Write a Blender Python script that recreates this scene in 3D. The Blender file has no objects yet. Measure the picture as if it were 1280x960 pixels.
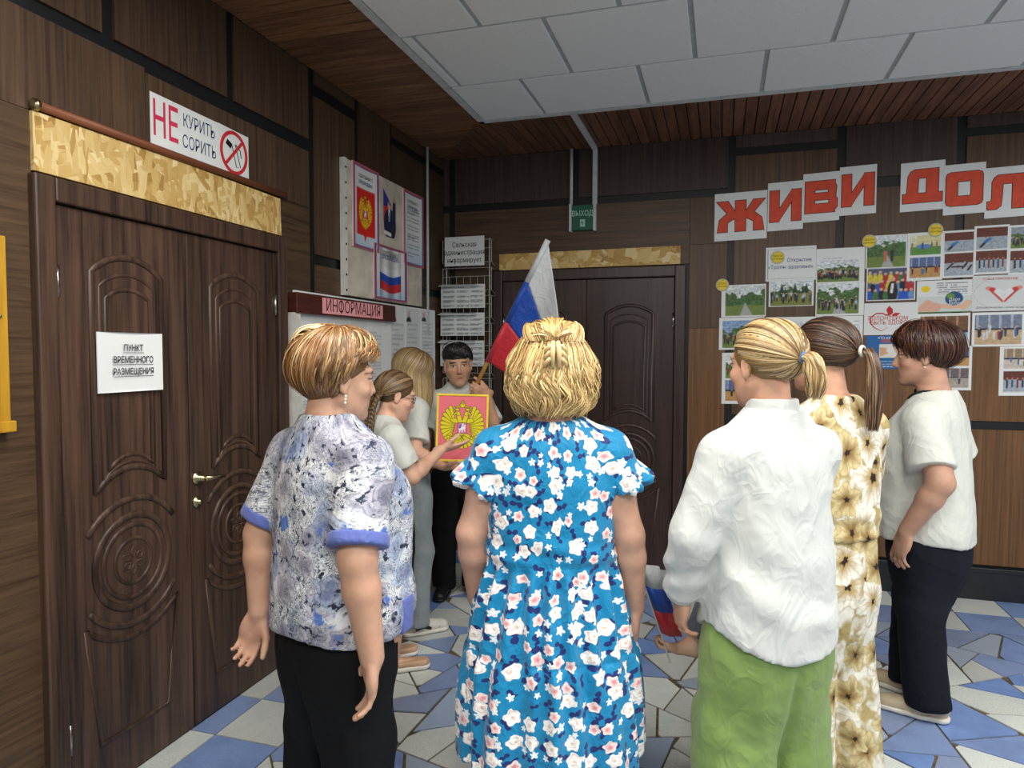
import bpy, bmesh, math, random
import numpy as np
from mathutils import Vector, Matrix

random.seed(7)
S = bpy.context.scene
COL = S.collection

# ------------------------------------------------------------------ camera
CAM_POS = Vector((0.0, 0.0, 1.5))
_f, _pt, _yw, _rl = 861.44, 0.045722, 0.295637, 0.001968
def _cam():
    cy, sy, cp, sp = math.cos(_yw), math.sin(_yw), math.cos(_pt), math.sin(_pt)
    fw = Vector((-sy*cp, cy*cp, -sp)); rt = Vector((cy, sy, 0)); up = rt.cross(fw)
    r2 = rt*math.cos(_rl) + up*math.sin(_rl); u2 = up*math.cos(_rl) - rt*math.sin(_rl)
    m = Matrix((r2, u2, -fw)).transposed().to_4x4(); m.translation = CAM_POS
    cd = bpy.data.cameras.new('camera'); cd.sensor_width = 36.0; cd.sensor_fit = 'HORIZONTAL'
    cd.lens = _f/1280*36.0; cd.clip_start = 0.05; cd.clip_end = 60
    o = bpy.data.objects.new('camera', cd); COL.objects.link(o); o.matrix_world = m
    S.camera = o
_cam()

# ------------------------------------------------------------------ world, light, exposure
W = bpy.data.worlds.new('world'); S.world = W; W.use_nodes = True
_bg = W.node_tree.nodes['Background']
_bg.inputs[0].default_value = (0.86, 0.95, 1.0, 1); _bg.inputs[1].default_value = 0.62
S.view_settings.view_transform = 'Standard'; S.view_settings.look = 'None'
S.view_settings.gamma = 1.0; S.view_settings.use_curve_mapping = False
S.view_settings.exposure = 0.0
LED_POWER = 29.0
LED_SPOTS = [(-0.75, 1.25), (0.45, 1.25), (1.65, 1.25), (-0.75, -0.55), (0.45, -0.55), (1.65, -0.55), (2.85, 1.25), (2.85, 2.45)]
CEIL = 2.92          # underside of the boarded ceiling
XL, YB = -2.0, 4.81  # faces of the left wall and of the back wall

# ------------------------------------------------------------------ materials
def srgb(r, g, b):
    f = lambda c: (c/255/12.92 if c/255 <= .04045 else ((c/255+.055)/1.055)**2.4)
    return (f(r), f(g), f(b), 1.0)
def lin(a):
    a = np.asarray(a, float)/255.0
    return np.where(a <= .04045, a/12.92, ((a+.055)/1.055)**2.4)

class NT:
    """small node-tree helper"""
    def __init__(s, name, rough=.6, spec=.4, metal=0.0):
        s.m = bpy.data.materials.new(name); s.m.use_nodes = True
        s.t = s.m.node_tree; s.b = s.t.nodes['Principled BSDF']
        s.b.inputs['Roughness'].default_value = rough
        s.b.inputs['Specular IOR Level'].default_value = spec
        s.b.inputs['Metallic'].default_value = metal
    def n(s, typ, **kw):
        x = s.t.nodes.new('ShaderNode'+typ)
        for k, v in kw.items(): setattr(x, k, v)
        return x
    def l(s, a, b): s.t.links.new(a, b)
    def put(s, node, i, v):
        if hasattr(v, 'is_output') or isinstance(v, bpy.types.NodeSocket): s.l(v, node.inputs[i])
        elif v is not None: node.inputs[i].default_value = v
    def math(s, op, a, b=None, c=None, clamp=False):
        x = s.n('Math', operation=op, use_clamp=clamp)
        s.put(x, 0, a)
        if b is not None: s.put(x, 1, b)
        if c is not None: s.put(x, 2, c)
        return x.outputs[0]
    def vmath(s, op, a, b=None):
        x = s.n('VectorMath', operation=op); s.put(x, 0, a)
        if b is not None: s.put(x, 1, b)
        return x
    def mix(s, f, a, b, mode='MIX'):
        x = s.n('Mix', data_type='RGBA', blend_type=mode)
        s.put(x, 0, f); s.put(x, 6, a); s.put(x, 7, b)
        return x.outputs[2]
    def coord(s, which='Object', scale=(1, 1, 1), loc=(0, 0, 0), rnd=0.0, attr=None):
        if attr:
            v = s.n('Attribute', attribute_name=attr).outputs['Vector']
        else:
            v = s.n('TexCoord').outputs[which]
        mp = s.n('Mapping'); s.l(v, mp.inputs[0])
        mp.inputs['Scale'].default_value = scale; mp.inputs['Location'].default_value = loc
        o = mp.outputs[0]
        if rnd:
            oi = s.n('ObjectInfo'); k = s.math('MULTIPLY', oi.outputs['Random'], rnd)
            o = s.vmath('ADD', o, k).outputs[0]
        return o
    def noise(s, v, scale=5, detail=4, rough=.55, dist=0, dim='3D'):
        x = s.n('TexNoise', noise_dimensions=dim)
        s.l(v, x.inputs['Vector']); x.inputs['Scale'].default_value = scale
        x.inputs['Detail'].default_value = detail; x.inputs['Roughness'].default_value = rough
        x.inputs['Distortion'].default_value = dist
        return x
    def ramp(s, f, stops, interp='LINEAR'):
        x = s.n('ValToRGB'); x.color_ramp.interpolation = interp
        e = x.color_ramp.elements
        while len(e) < len(stops): e.new(.5)
        for i, (p, c) in enumerate(stops): e[i].position = p; e[i].color = c
        s.l(f, x.inputs[0]); return x.outputs[0]
    def step(s, f, lo, hi):
        x = s.n('MapRange', interpolation_type='SMOOTHSTEP'); s.put(x, 0, f)
        x.inputs[1].default_value = lo; x.inputs[2].default_value = hi
        return x.outputs[0]
    def col(s, c): s.put(s.b, 'Base Color', c)
    def bump(s, h, strength=.3, dist=.004):
        x = s.n('Bump'); x.inputs['Strength'].default_value = strength; x.inputs['Distance'].default_value = dist
        s.l(h, x.inputs['Height']); s.l(x.outputs[0], s.b.inputs['Normal'])

M = {}
def plain(key, rgb, rough=.6, spec=.4, metal=0, nz=.06, ns=20, emit=0):
    k = NT(key, rough, spec, metal)
    c = k.coord(); n = k.noise(c, ns, 3)
    a = srgb(*rgb); lo = tuple(x*(1-nz*2) for x in a[:3])+(1,); hi = tuple(min(1, x*(1+nz*2)) for x in a[:3])+(1,)
    k.col(k.ramp(n.outputs[0], [(.3, lo), (.7, hi)]))
    if emit:
        k.b.inputs['Emission Color'].default_value = a; k.b.inputs['Emission Strength'].default_value = emit
    M[key] = k.m; return k.m
def wood(key, dark, light, scale, rough=.5, ring=7.0, bump=.15, rnd=9.0, spec=.35):
    """stretched-noise wood grain; scale = stretch per axis"""
    k = NT(key, rough, spec)
    c = k.coord('Object', scale, rnd=rnd)
    n1 = k.noise(c, 1.0, 6, .62); n2 = k.noise(c, 3.3, 3, .6)
    f = k.math('ADD', k.math('MULTIPLY', n1.outputs[0], .75), k.math('MULTIPLY', n2.outputs[0], .25))
    oi = k.n('ObjectInfo')
    base = k.ramp(f, [(.34, srgb(*dark)), (.66, srgb(*light))])
    v = k.math('MULTIPLY_ADD', oi.outputs['Random'], .36, .82)
    hsv = k.n('HueSaturation'); k.l(v, hsv.inputs['Value']); k.l(base, hsv.inputs['Color'])
    k.col(hsv.outputs[0]); k.bump(f, bump, .002)
    M[key] = k.m; return k.m
def vcol(key, rough=.6, spec=.3, attr='col', nz=0.0, sheen=0):
    k = NT(key, rough, spec)
    a = k.n('Attribute', attribute_name=attr).outputs['Color']
    if nz:
        n = k.noise(k.coord(), 60, 3)
        a = k.mix(1.0, a, k.ramp(n.outputs[0], [(.3, (1-nz, 1-nz, 1-nz, 1)), (.7, (1, 1, 1, 1))]), 'MULTIPLY')
    k.col(a)
    M[key] = k.m; return k

# ------------------------------------------------------------------ objects
def tag(o, label=None, cat=None, group=None, kind=None):
    for k, v in (('label', label), ('category', cat), ('group', group), ('kind', kind)):
        if v: o[k] = v
    return o
def empty(name, loc=(0, 0, 0), rz=0.0):
    o = bpy.data.objects.new(name, None); COL.objects.link(o); o.location = loc; o.rotation_euler = (0, 0, rz)
    o.empty_display_size = .1
    return o
def link(name, me, mat=None, parent=None):
    o = bpy.data.objects.new(name, me); COL.objects.link(o)
    if mat is not None and not me.materials:
        me.materials.append(M[mat] if isinstance(mat, str) else mat)
    if parent is not None: o.parent = parent
    return o
class MB:
    """mesh builder"""
    def __init__(s): s.v = []; s.f = []
    def add(s, vs, fs):
        k = len(s.v); s.v += [tuple(v) for v in vs]; s.f += [tuple(i+k for i in f) for f in fs]; return s
    def box(s, x0, x1, y0, y1, z0, z1):
        return s.add([(x0,y0,z0),(x1,y0,z0),(x1,y1,z0),(x0,y1,z0),(x0,y0,z1),(x1,y0,z1),(x1,y1,z1),(x0,y1,z1)],
                     [(0,3,2,1),(4,5,6,7),(0,1,5,4),(1,2,6,5),(2,3,7,6),(3,0,4,7)])
    def prism(s, poly, h, frame=None):
        """poly: list of 2D points (ccw) extruded from 0 to h along the third axis, frame: fn(u,v,w)->xyz"""
        n = len(poly); fr = frame or (lambda u, v, w: (u, v, w))
        vs = [fr(u, v, 0) for u, v in poly] + [fr(u, v, h) for u, v in poly]
        return s.add(vs, [tuple(range(n))[::-1], tuple(range(n, 2*n))] + [(i, (i+1) % n, n+(i+1) % n, n+i) for i in range(n)])
    def tube(s, pts, r, n=8, closed=False, flat=None, cap=True):
        """round tube through pts; r number or list; flat=(normal, k) squashes along a direction"""
        P = [Vector(p) for p in pts]; m = len(P); R = r if hasattr(r, '__len__') else [r]*m
        ring = []; a = None
        for i, p in enumerate(P):
            if closed: t = P[(i+1) % m]-P[i-1]
            else: t = P[min(i+1, m-1)]-P[max(i-1, 0)]
            t.normalize()
            if a is None:
                a = t.orthogonal().normalized() if flat is None else Vector(flat[0]).normalized()
            a = (a-t*a.dot(t)); a = a.normalized() if a.length > 1e-6 else t.orthogonal().normalized()
            b = t.cross(a)
            kf = 1 if flat is None else flat[1]
            ring.append([p+a*(R[i]*kf*math.cos(2*math.pi*j/n))+b*(R[i]*math.sin(2*math.pi*j/n)) for j in range(n)])
        vs = [v for rg in ring for v in rg]; fs = []
        for i in range(m if closed else m-1):
            k = (i+1) % m
            for j in range(n): fs.append((i*n+j, i*n+(j+1) % n, k*n+(j+1) % n, k*n+j))
        if cap and not closed: fs += [tuple(range(n))[::-1], tuple(range((m-1)*n, m*n))]
        return s.add(vs, fs)
    def lathe(s, prof, n=16, frame=None):
        """prof: list of (r,h) round the third axis"""
        fr = frame or (lambda u, v, w: (u, v, w))
        vs = [fr(r*math.cos(2*math.pi*j/n), r*math.sin(2*math.pi*j/n), h) for r, h in prof for j in range(n)]
        fs = [(i*n+j, i*n+(j+1) % n, (i+1)*n+(j+1) % n, (i+1)*n+j) for i in range(len(prof)-1) for j in range(n)]
        fs += [tuple(range(n))[::-1], tuple(range((len(prof)-1)*n, len(prof)*n))]
        return s.add(vs, fs)
    def mesh(s, name, smooth=False, fixn=True):
        me = bpy.data.meshes.new(name); me.from_pydata(s.v, [], s.f)
        if fixn:
            bm = bmesh.new(); bm.from_mesh(me); bmesh.ops.recalc_face_normals(bm, faces=bm.faces); bm.to_mesh(me); bm.free()
        if smooth: me.shade_smooth()
        me.update(); return me
    def obj(s, name, mat, parent=None, smooth=False, bevel=0, fixn=True):
        o = link(name, s.mesh(name, smooth, fixn), mat, parent)
        if bevel:
            b = o.modifiers.new('bevel', 'BEVEL'); b.width = bevel; b.segments = 2; b.limit_method = 'ANGLE'
        return o
def boxo(name, x0, x1, y0, y1, z0, z1, mat, parent=None, bevel=0):
    """box object with its origin at the box's bottom centre"""
    cx, cy = (x0+x1)/2, (y0+y1)/2
    o = MB().box(x0-cx, x1-cx, y0-cy, y1-cy, 0, z1-z0).obj(name, mat, parent, bevel=bevel)
    o.location = (cx, cy, z0)
    return o
def copy_tree(o, parent=None):
    c = o.copy(); COL.objects.link(c)
    if parent is not None: c.parent = parent
    for ch in list(o.children): copy_tree(ch, c)
    return c

# wall frames: u to the right along the wall, v up, w out of the wall
def FL_(u, v, w): return (XL+w, u, v)            # left wall: u = +y
def FB_(u, v, w): return (u, YB-w, v)            # back wall: u = +x
def _raw_text(body, size, align, bold, spacing):
    cu = bpy.data.curves.new('lettering', 'FONT'); cu.body = body; cu.size = size
    cu.align_x = align; cu.align_y = 'CENTER'; cu.resolution_u = 3; cu.space_character = spacing; cu.offset = bold
    o = bpy.data.objects.new('lettering', cu); COL.objects.link(o)
    bpy.context.view_layer.update()
    me = bpy.data.meshes.new_from_object(o.evaluated_get(bpy.context.evaluated_depsgraph_get()))
    bpy.data.objects.remove(o); bpy.data.curves.remove(cu); me.materials.clear()
    return me
def text_mesh(body, size, align='CENTER', stretch=1.0, bold=0.0, spacing=1.0):
    """letters as a flat mesh; the two letters whose outlines cross themselves get their upright as a separate bar"""
    plain_ = body.replace('Ф', 'О').replace('ф', 'о')
    me = _raw_text(plain_, size, align, bold, spacing)
    if plain_ != body:
        X = lambda m: np.array([v.co.x for v in m.vertices])
        full = _raw_text(plain_, size, 'LEFT', bold, spacing); dx = X(me).min()-X(full).min()
        V, Fc = [tuple(v.co) for v in me.vertices], [tuple(p.vertices) for p in me.polygons]
        for i, ch in enumerate(body):
            if ch not in 'Фф': continue
            a = X(_raw_text(plain_[:i], size, 'LEFT', bold, spacing)).max() if i else -1; q = X(_raw_text(plain_[:i+1], size, 'LEFT', bold, spacing)); q = q[q > a+.004*size]
            c = (q.min()+q.max())/2+dx; w = size*.045; y = np.array([v.co.y for v in me.vertices]); mid = (y.max()+y.min())/2; h0, h1 = (-.38, .40) if ch == 'Ф' else (-.50, .42)
            k = len(V); V += [(c-w, mid+h0*size, 0), (c+w, mid+h0*size, 0), (c+w, mid+h1*size, 0), (c-w, mid+h1*size, 0)]; Fc.append((k, k+1, k+2, k+3))
        me = bpy.data.meshes.new('lettering'); me.from_pydata(V, [], Fc)
    for v in me.vertices: v.co.x *= stretch
    return me
def text_on(body, size, frame, u, v, w, mat, parent=None, align='CENTER', stretch=1.0, bold=0.0, name='lettering', rot=0.0, spacing=1.0):
    me = text_mesh(body, size, align, stretch, bold, spacing); me.name = name
    c, s_ = math.cos(rot), math.sin(rot)
    for p in me.vertices:
        x, y = p.co.x, p.co.y
        p.co = frame(u+x*c-y*s_, v+x*s_+y*c, w)
    return link(name, me, mat, parent)

# ------------------------------------------------------------------ flat prints as vertex-coloured grids
def colour_mesh(name, me, cols):
    at = me.color_attributes.new('col', 'FLOAT_COLOR', 'POINT')
    a = np.ones((len(me.vertices), 4), np.float32); a[:, :3] = cols
    at.data.foreach_set('color', a.ravel())
def sheet(name, frame, u0, u1, v0, v1, w, nu, nv, fn, mat='print', parent=None, curl=None, skew=0.0, shear=0.0):
    """flat sheet of paper (a thin solid) with a printed picture: fn(U,V in 0..1) -> (...,3) srgb 0..255"""
    U, V = np.meshgrid(np.linspace(0, 1, nu), np.linspace(0, 1, nv), indexing='ij')
    c = lin(np.clip(fn(U, V), 0, 255)).reshape(-1, 3)
    vs = []; 
    for i in range(nu):
        for j in range(nv):
            a, b = U[i, j], V[i, j]
            ww = w + (curl(a, b) if curl else 0)
            vs.append(frame(u0+(u1-u0)*a+shear*b, v0+(v1-v0)*b+skew*a, ww))
    fs = [(i*nv+j, (i+1)*nv+j, (i+1)*nv+j+1, i*nv+j+1) for i in range(nu-1) for j in range(nv-1)]
    n = len(vs)   # back face and rim
    cor = [(0, 0), (1, 0), (1, 1), (0, 1)]
    vs += [frame(u0+(u1-u0)*a+shear*b, v0+(v1-v0)*b+skew*a, w-.0012) for a, b in cor]
    ci = [0, (nu-1)*nv, nu*nv-1, nv-1]
    fs += [(n+3, n+2, n+1, n)] + [(ci[i], n+i, n+(i+1) % 4, ci[(i+1) % 4]) for i in range(4)]
    me = bpy.data.meshes.new(name); me.from_pydata(vs, [], fs)
    cc = np.ones((len(vs), 3)); cc[:n] = c; cc[n:] = .75
    colour_mesh(name, me, cc)
    return link(name, me, mat, parent)
_rng = np.random.default_rng(5)
def vnoise(U, V, s, seed=0, octs=3):
    """value noise on numpy grids"""
    out = np.zeros_like(U); amp = 1.0; tot = 0
    for o in range(octs):
        r = np.random.default_rng(seed*31+o).random((67, 67))
        x, y = U*s, V*s; xi, yi = np.floor(x).astype(int), np.floor(y).astype(int)
        fx, fy = x-xi, y-yi; fx = fx*fx*(3-2*fx); fy = fy*fy*(3-2*fy)
        g = lambda a, b: r[a % 67, b % 67]
        out += amp*((g(xi, yi)*(1-fx)+g(xi+1, yi)*fx)*(1-fy)+(g(xi, yi+1)*(1-fx)+g(xi+1, yi+1)*fx)*fy)
        tot += amp; amp *= .5; s *= 2
    return out/tot
def paint(C, mask, rgb):
    m = np.clip(mask, 0, 1)[..., None]; return C*(1-m)+np.array(rgb, float)*m
def cap2(U, V, a, b, r1, r2=None):
    r2 = r1 if r2 is None else r2
    dx, dy = b[0]-a[0], b[1]-a[1]; L = dx*dx+dy*dy+1e-12
    t = np.clip(((U-a[0])*dx+(V-a[1])*dy)/L, 0, 1)
    return np.hypot(U-a[0]-t*dx, V-a[1]-t*dy)-(r1+(r2-r1)*t)
def ell2(U, V, c, rx, ry):
    return (np.hypot((U-c[0])/rx, (V-c[1])/ry)-1)*min(rx, ry)
def inside(d, aa=.006): return np.clip(.5-d/aa, 0, 1)
# ------------------------------------------------------------------ surface materials
plain('black_strip', (18, 20, 22), .45, .4, nz=.1)
plain('backing', (15, 15, 16), .7, .2)
wood('panel_h_y', (56, 42, 31), (96, 74, 54), (55, 2.2, 55), .42)     # grain runs along y (left wall)
wood('panel_v', (52, 39, 30), (88, 67, 51), (60, 60, 1.6), .42)       # grain runs upright
wood('panel_h_x', (54, 40, 31), (90, 68, 52), (2.2, 55, 55), .42)     # grain runs along x (back wall)
wood('panel_warm', (86, 58, 36), (124, 88, 56), (60, 60, 1.6), .42)
wood('panel_mid', (62, 44, 31), (96, 71, 51), (60, 60, 1.6), .42)
wood('panel_grey', (52, 41, 38), (80, 64, 58), (60, 60, 1.6), .45)
wood('slat_x', (86, 58, 40), (146, 106, 76), (3.0, 40, 40), .5, rnd=30)
wood('slat_y', (80, 52, 40), (130, 90, 68), (40, 3.0, 40), .5, rnd=30)
wood('door_wood', (36, 25, 20), (98, 73, 59), (34, 34, 1.3), .38, spec=.45, bump=.25)
wood('door_dark', (40, 29, 27), (76, 56, 50), (34, 34, 1.3), .36, spec=.45, bump=.25)
wood('dowel_wood', (92, 50, 32), (128, 76, 50), (30, 2, 30), .5)
wood('board_wood', (52, 22, 18), (86, 42, 34), (40, 2.0, 40), .4)
wood('yellow_wood', (176, 126, 26), (214, 164, 52), (30, 30, 2), .4)
wood('pole_wood', (176, 126, 58), (214, 168, 92), (8, 8, 8), .5)
plain('white_paint', (206, 206, 198), .5)
plain('paper', (226, 229, 230), .75, .15, nz=.02)
plain('pink_paper', (233, 160, 165), .75, .15, nz=.02)
plain('ink', (30, 30, 34), .7, .1)
plain('ink_blue', (30, 48, 100), .7, .1)
plain('ink_red', (206, 62, 92), .7, .1)
plain('ink_steel', (58, 92, 140), .7, .1)
plain('ink_heart', (196, 60, 66), .7, .1)
plain('ink_white', (235, 238, 240), .7, .1)
plain('ink_grey', (125, 128, 135), .7, .1)
plain('letter_red', (216, 84, 62), .6, .2)
plain('steel', (188, 186, 178), .25, .5, 1.0)
plain('brass_steel', (190, 178, 140), .25, .5, 1.0)
plain('wire', (196, 196, 190), .35, .5, .6)
plain('conduit', (196, 200, 200), .45)
plain('exit_green', (26, 92, 70), .4)
plain('exit_text', (168, 214, 190), .5)
vcol('print', .55, .25)
vcol('skin', .48, .35, nz=.08)
def _osb():
    k = NT('osb', .6, .25); out = None
    for i, (rot, sc, off) in enumerate(((.35, (10, 10, 38), 0), (-.6, (12, 12, 44), 3.3), (1.2, (11, 11, 36), 7.1), (-1.35, (13, 13, 48), 11.7))):
        r_ = k.n('Mapping', vector_type='TEXTURE'); k.l(k.n('TexCoord').outputs['Object'], r_.inputs[0]); r_.inputs['Rotation'].default_value = (rot, rot, 0)
        mp = k.n('Mapping'); k.l(r_.outputs[0], mp.inputs[0]); mp.inputs['Scale'].default_value = sc; mp.inputs['Location'].default_value = (off, off*.7, off*.3)
        v = k.n('TexVoronoi', feature='F1', distance='CHEBYCHEV'); k.l(mp.outputs[0], v.inputs['Vector']); v.inputs['Scale'].default_value = 1.0
        f = k.n('SeparateColor'); k.l(v.outputs['Color'], f.inputs[0])
        g = k.noise(mp.outputs[0], 1.5, 3)
        val = k.math('ADD', k.math('MULTIPLY', f.outputs[0], .75), k.math('MULTIPLY', g.outputs[0], .25))
        if out is None: out = val
        else:
            x = k.n('Mix', data_type='FLOAT'); k.l(k.math('GREATER_THAN', f.outputs[1], .62), x.inputs[0]); k.l(out, x.inputs[2]); k.l(val, x.inputs[3]); out = x.outputs[0]
    k.col(k.ramp(out, [(.05, srgb(150, 112, 54)), (.3, srgb(192, 156, 92)), (.7, srgb(216, 188, 128)), (.95, srgb(234, 216, 168))]))
    k.bump(out, .3, .003); M['osb'] = k.m
_osb()
def _stone(key, base, speck, lo, amt):
    k = NT(key, .38, .45)
    c = k.coord('Object', rnd=20.0); n = k.noise(c, 260, 2, .7); big = k.noise(c, 7, 3)
    a = k.mix(k.step(n.outputs[0], .52, .68), srgb(*base), srgb(*speck))
    a = k.mix(k.math('MULTIPLY', k.step(big.outputs[0], .4, .75), amt), a, srgb(*lo))
    oi = k.n('ObjectInfo'); hsv = k.n('HueSaturation'); k.l(a, hsv.inputs['Color'])
    k.l(k.math('MULTIPLY_ADD', oi.outputs['Random'], .3, .82), hsv.inputs['Value'])
    k.l(k.math('MULTIPLY_ADD', oi.outputs['Random'], .35, .62), hsv.inputs['Saturation'])
    k.col(hsv.outputs[0]); M[key] = k.m
_stone('tile_white', (208, 214, 208), (162, 172, 172), (186, 196, 200), .6)
_stone('tile_blue', (100, 134, 196), (130, 158, 206), (86, 116, 174), .7)
_stone('tile_pale_blue', (150, 170, 198), (128, 150, 182), (136, 156, 186), .6)
plain('grout', (98, 88, 70), .85, .1, nz=.2, ns=30)
def _ctile():
    k = NT('ceiling_tile', .85, .1)
    c = k.coord('Object', rnd=10.0); n = k.noise(c, 140, 3, .7)
    k.col(k.mix(k.step(n.outputs[0], .6, .72), srgb(236, 241, 244), srgb(200, 206, 212)))
    k.bump(n.outputs[0], .2, .002); M['ceiling_tile'] = k.m
_ctile()
plain('grid_bar', (176, 184, 188), .5)
plain('trim_white', (200, 206, 208), .5)
plain('baseboard_black', (24, 27, 33), .4, .5, nz=.15)
plain('marble_board', (196, 188, 174), .5, .3, nz=.1, ns=9)
plain('wall_plain', (150, 140, 125), .7)

# ------------------------------------------------------------------ floor
def clip_poly(poly, px, py, nx, ny):
    """keep the side where (p-P).n <= 0"""
    out = []
    for i in range(len(poly)):
        a, b = poly[i], poly[(i+1) % len(poly)]
        da = (a[0]-px)*nx+(a[1]-py)*ny; db = (b[0]-px)*nx+(b[1]-py)*ny
        if da <= 0: out.append(a)
        if (da < 0 < db) or (db < 0 < da):
            t = da/(da-db); out.append((a[0]+(b[0]-a[0])*t, a[1]+(b[1]-a[1])*t))
    return out
def shrink(poly, g):
    n = len(poly); out = poly
    for i in range(n):
        a, b = poly[i], poly[(i+1) % n]
        dx, dy = b[0]-a[0], b[1]-a[1]; L = math.hypot(dx, dy)
        if L < 1e-5: continue
        nx, ny = dy/L, -dx/L
        out = clip_poly(out, a[0]-nx*g, a[1]-ny*g, nx, ny)
        if len(out) < 3: return []
    return out
def area(p): return .5*sum(p[i][0]*p[(i+1) % len(p)][1]-p[(i+1) % len(p)][0]*p[i][1] for i in range(len(p)))
def build_floor():
    fl = boxo('floor', XL-.05, 4.3, -2.2, YB+.05, -.06, -.004, 'grout'); tag(fl, kind='structure')
    R = random.Random(21)
    polys = []
    X0, X1, Y0, Y1 = XL+.41, 4.2, .9, YB-.58
    # border rows of square tiles beside the walls, broken stones in between
    y = 2.185-.29*5; k = 0
    while y < YB-.01:
        y1 = min(y+.29, YB); xa = XL+.12
        polys.append(([(XL, y), (xa, y), (xa, y1), (XL, y1)], 'tile_blue' if k % 2 else 'tile_white', .003))
        if y < Y1+.0: polys.append(([(xa, y), (X0, y), (X0, min(y1, Y1)), (xa, min(y1, Y1))], 'tile_white' if k % 2 else 'tile_blue', .003))
        k += 1; y += .29
    for r in range(2):
        x = X0-.29; k = r
        while x < 4.2:
            polys.append(([(x, YB-.29*(r+1)), (x+.29, YB-.29*(r+1)), (x+.29, YB-.29*r), (x, YB-.29*r)], 'tile_white' if k % 2 else 'tile_blue', .003)); k += 1; x += .29
    # broken stones: the field is split again and again by slanted straight cuts
    stack = [[(X0, Y0), (X1, Y0), (X1, Y1), (X0, Y1)]]
    while stack:
        q = stack.pop()
        ar = area(q)
        if ar < R.uniform(.030, .085):
            if ar < .0012: continue
            # knock the corners off a little so that wider grout pockets appear where stones meet
            n = len(q); cx = sum(p[0] for p in q)/n; cy = sum(p[1] for p in q)/n
            for i in range(n):
                if R.random() < .55:
                    vx, vy = q[i][0]-cx, q[i][1]-cy; Lv = math.hypot(vx, vy)
                    if Lv > .05: 
                        ang = math.atan2(vy, vx)+R.uniform(-.5, .5); cutd = Lv*R.uniform(.80, .96)
                        nq = clip_poly(q, cx+vx/Lv*cutd, cy+vy/Lv*cutd, math.cos(ang), math.sin(ang)) if i < len(q) else q
                        if len(nq) >= 3 and area(nq) > .86*ar: q = nq
                        break
            c = R.random()
            polys.append((q, 'tile_white' if c < .52 else ('tile_blue' if c < .78 else 'tile_pale_blue'), R.uniform(.003, .007)))
            continue
        # cut across the longest extent
        best = max(((i, j) for i in range(len(q)) for j in range(i)), key=lambda t: (q[t[0]][0]-q[t[1]][0])**2+(q[t[0]][1]-q[t[1]][1])**2)
        dx, dy = q[best[0]][0]-q[best[1]][0], q[best[0]][1]-q[best[1]][1]
        a = math.atan2(dy, dx)
        a += R.uniform(-.30, .30)
        t = R.uniform(.38, .62)
        mx, my = q[best[1]][0]+dx*t, q[best[1]][1]+dy*t
        for s in (1, -1):
            p = clip_poly(q, mx, my, s*math.cos(a), s*math.sin(a))
            if len(p) >= 3: stack.append(p)
    items = []
    for poly, mat, g in polys:
        q = shrink(poly, g)
        if len(q) < 3 or area(q) < .0008: continue
        cx = sum(p[0] for p in q)/len(q); cy = sum(p[1] for p in q)/len(q)
        fx, fy = -math.sin(_yw), math.cos(_yw); dep = cx*fx+cy*fy; lat = cx*fy-cy*fx
        vis = dep > 1.9 and abs(lat)/max(dep, .1) < .82
        items.append((area(q)/max(dep, .5)**2 if vis else 0, q, mat, cx, cy))
    items.sort(key=lambda t: -t[0])
    rest = {}
    for n, (sc, q, mat, cx, cy) in enumerate(items):
        if n < 296 and sc > 0:
            mb = MB().prism([(x-cx, y-cy) for x, y in q], .006)
            o = mb.obj('floor_tile', mat, fl); o.location = Vector((cx, cy, -.006+R.uniform(0, .0015)))-fl.location
        else:
            rest.setdefault(mat, MB()).prism(q, .006)
    for mat, mb in rest.items():
        o = mb.obj('outer_floor_tiles', mat, fl); o.location = Vector((0, 0, -.006))-fl.location; o['kind'] = 'stuff'
build_floor()

# ------------------------------------------------------------------ walls
def panels(wall, frame, rects):
    for u0, u1, v0, v1, mat in rects:
        mb = MB().prism([(u0+.001, v0+.001), (u1-.001, v0+.001), (u1-.001, v1-.001), (u0+.001, v1-.001)], .012, lambda u, v, w: frame(u, v, w-.012))
        o = mb.obj('wall_panel', mat, wall)
        c = Vector(frame((u0+u1)/2, (v0+v1)/2, 0))
        o.data.transform(Matrix.Translation(-c)); o.location = c-wall.location
wl = boxo('wall_left', XL-.12, XL-.012, -2.2, YB+.1, 0, CEIL+.1, 'black_strip'); tag(wl, kind='structure')
h, v = 'panel_h_y', 'panel_v'
panels(wl, FL_, [
    (-2.2, .60, 2.565, CEIL, v), (.65, 1.855, 2.565, CEIL, v), (1.905, 2.465, 2.565, CEIL, v), (2.51, 3.06, 2.565, CEIL, v),
    (-2.2, .62, 0, 2.225, h), (.62, 1.59, 0, 2.225, h), (-2.2, .62, 2.225, 2.505, v), (.62, 2.03, 2.225, 2.52, v), (2.03, 3.06, 2.225, 2.505, v), (2.80, 3.06, 0, 2.225, h),
    (3.115, 3.515, 2.86, CEIL, v), (3.115, 3.515, 2.0, 2.80, v), (3.115, 3.515, 0, 1.95, h), (3.56, 3.95, 0, CEIL, v),
    (3.965, YB, 2.85, CEIL, v), (3.965, YB, 1.95, 2.80, v), (3.965, YB, 0, 1.90, h)])
wb = boxo('wall_back', XL-.12, 4.3, YB+.012, YB+.12, 0, CEIL+.1, 'black_strip'); tag(wb, kind='structure')
g, x_, w_, mid = 'panel_grey', 'panel_h_x', 'panel_warm', 'panel_mid'
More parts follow.
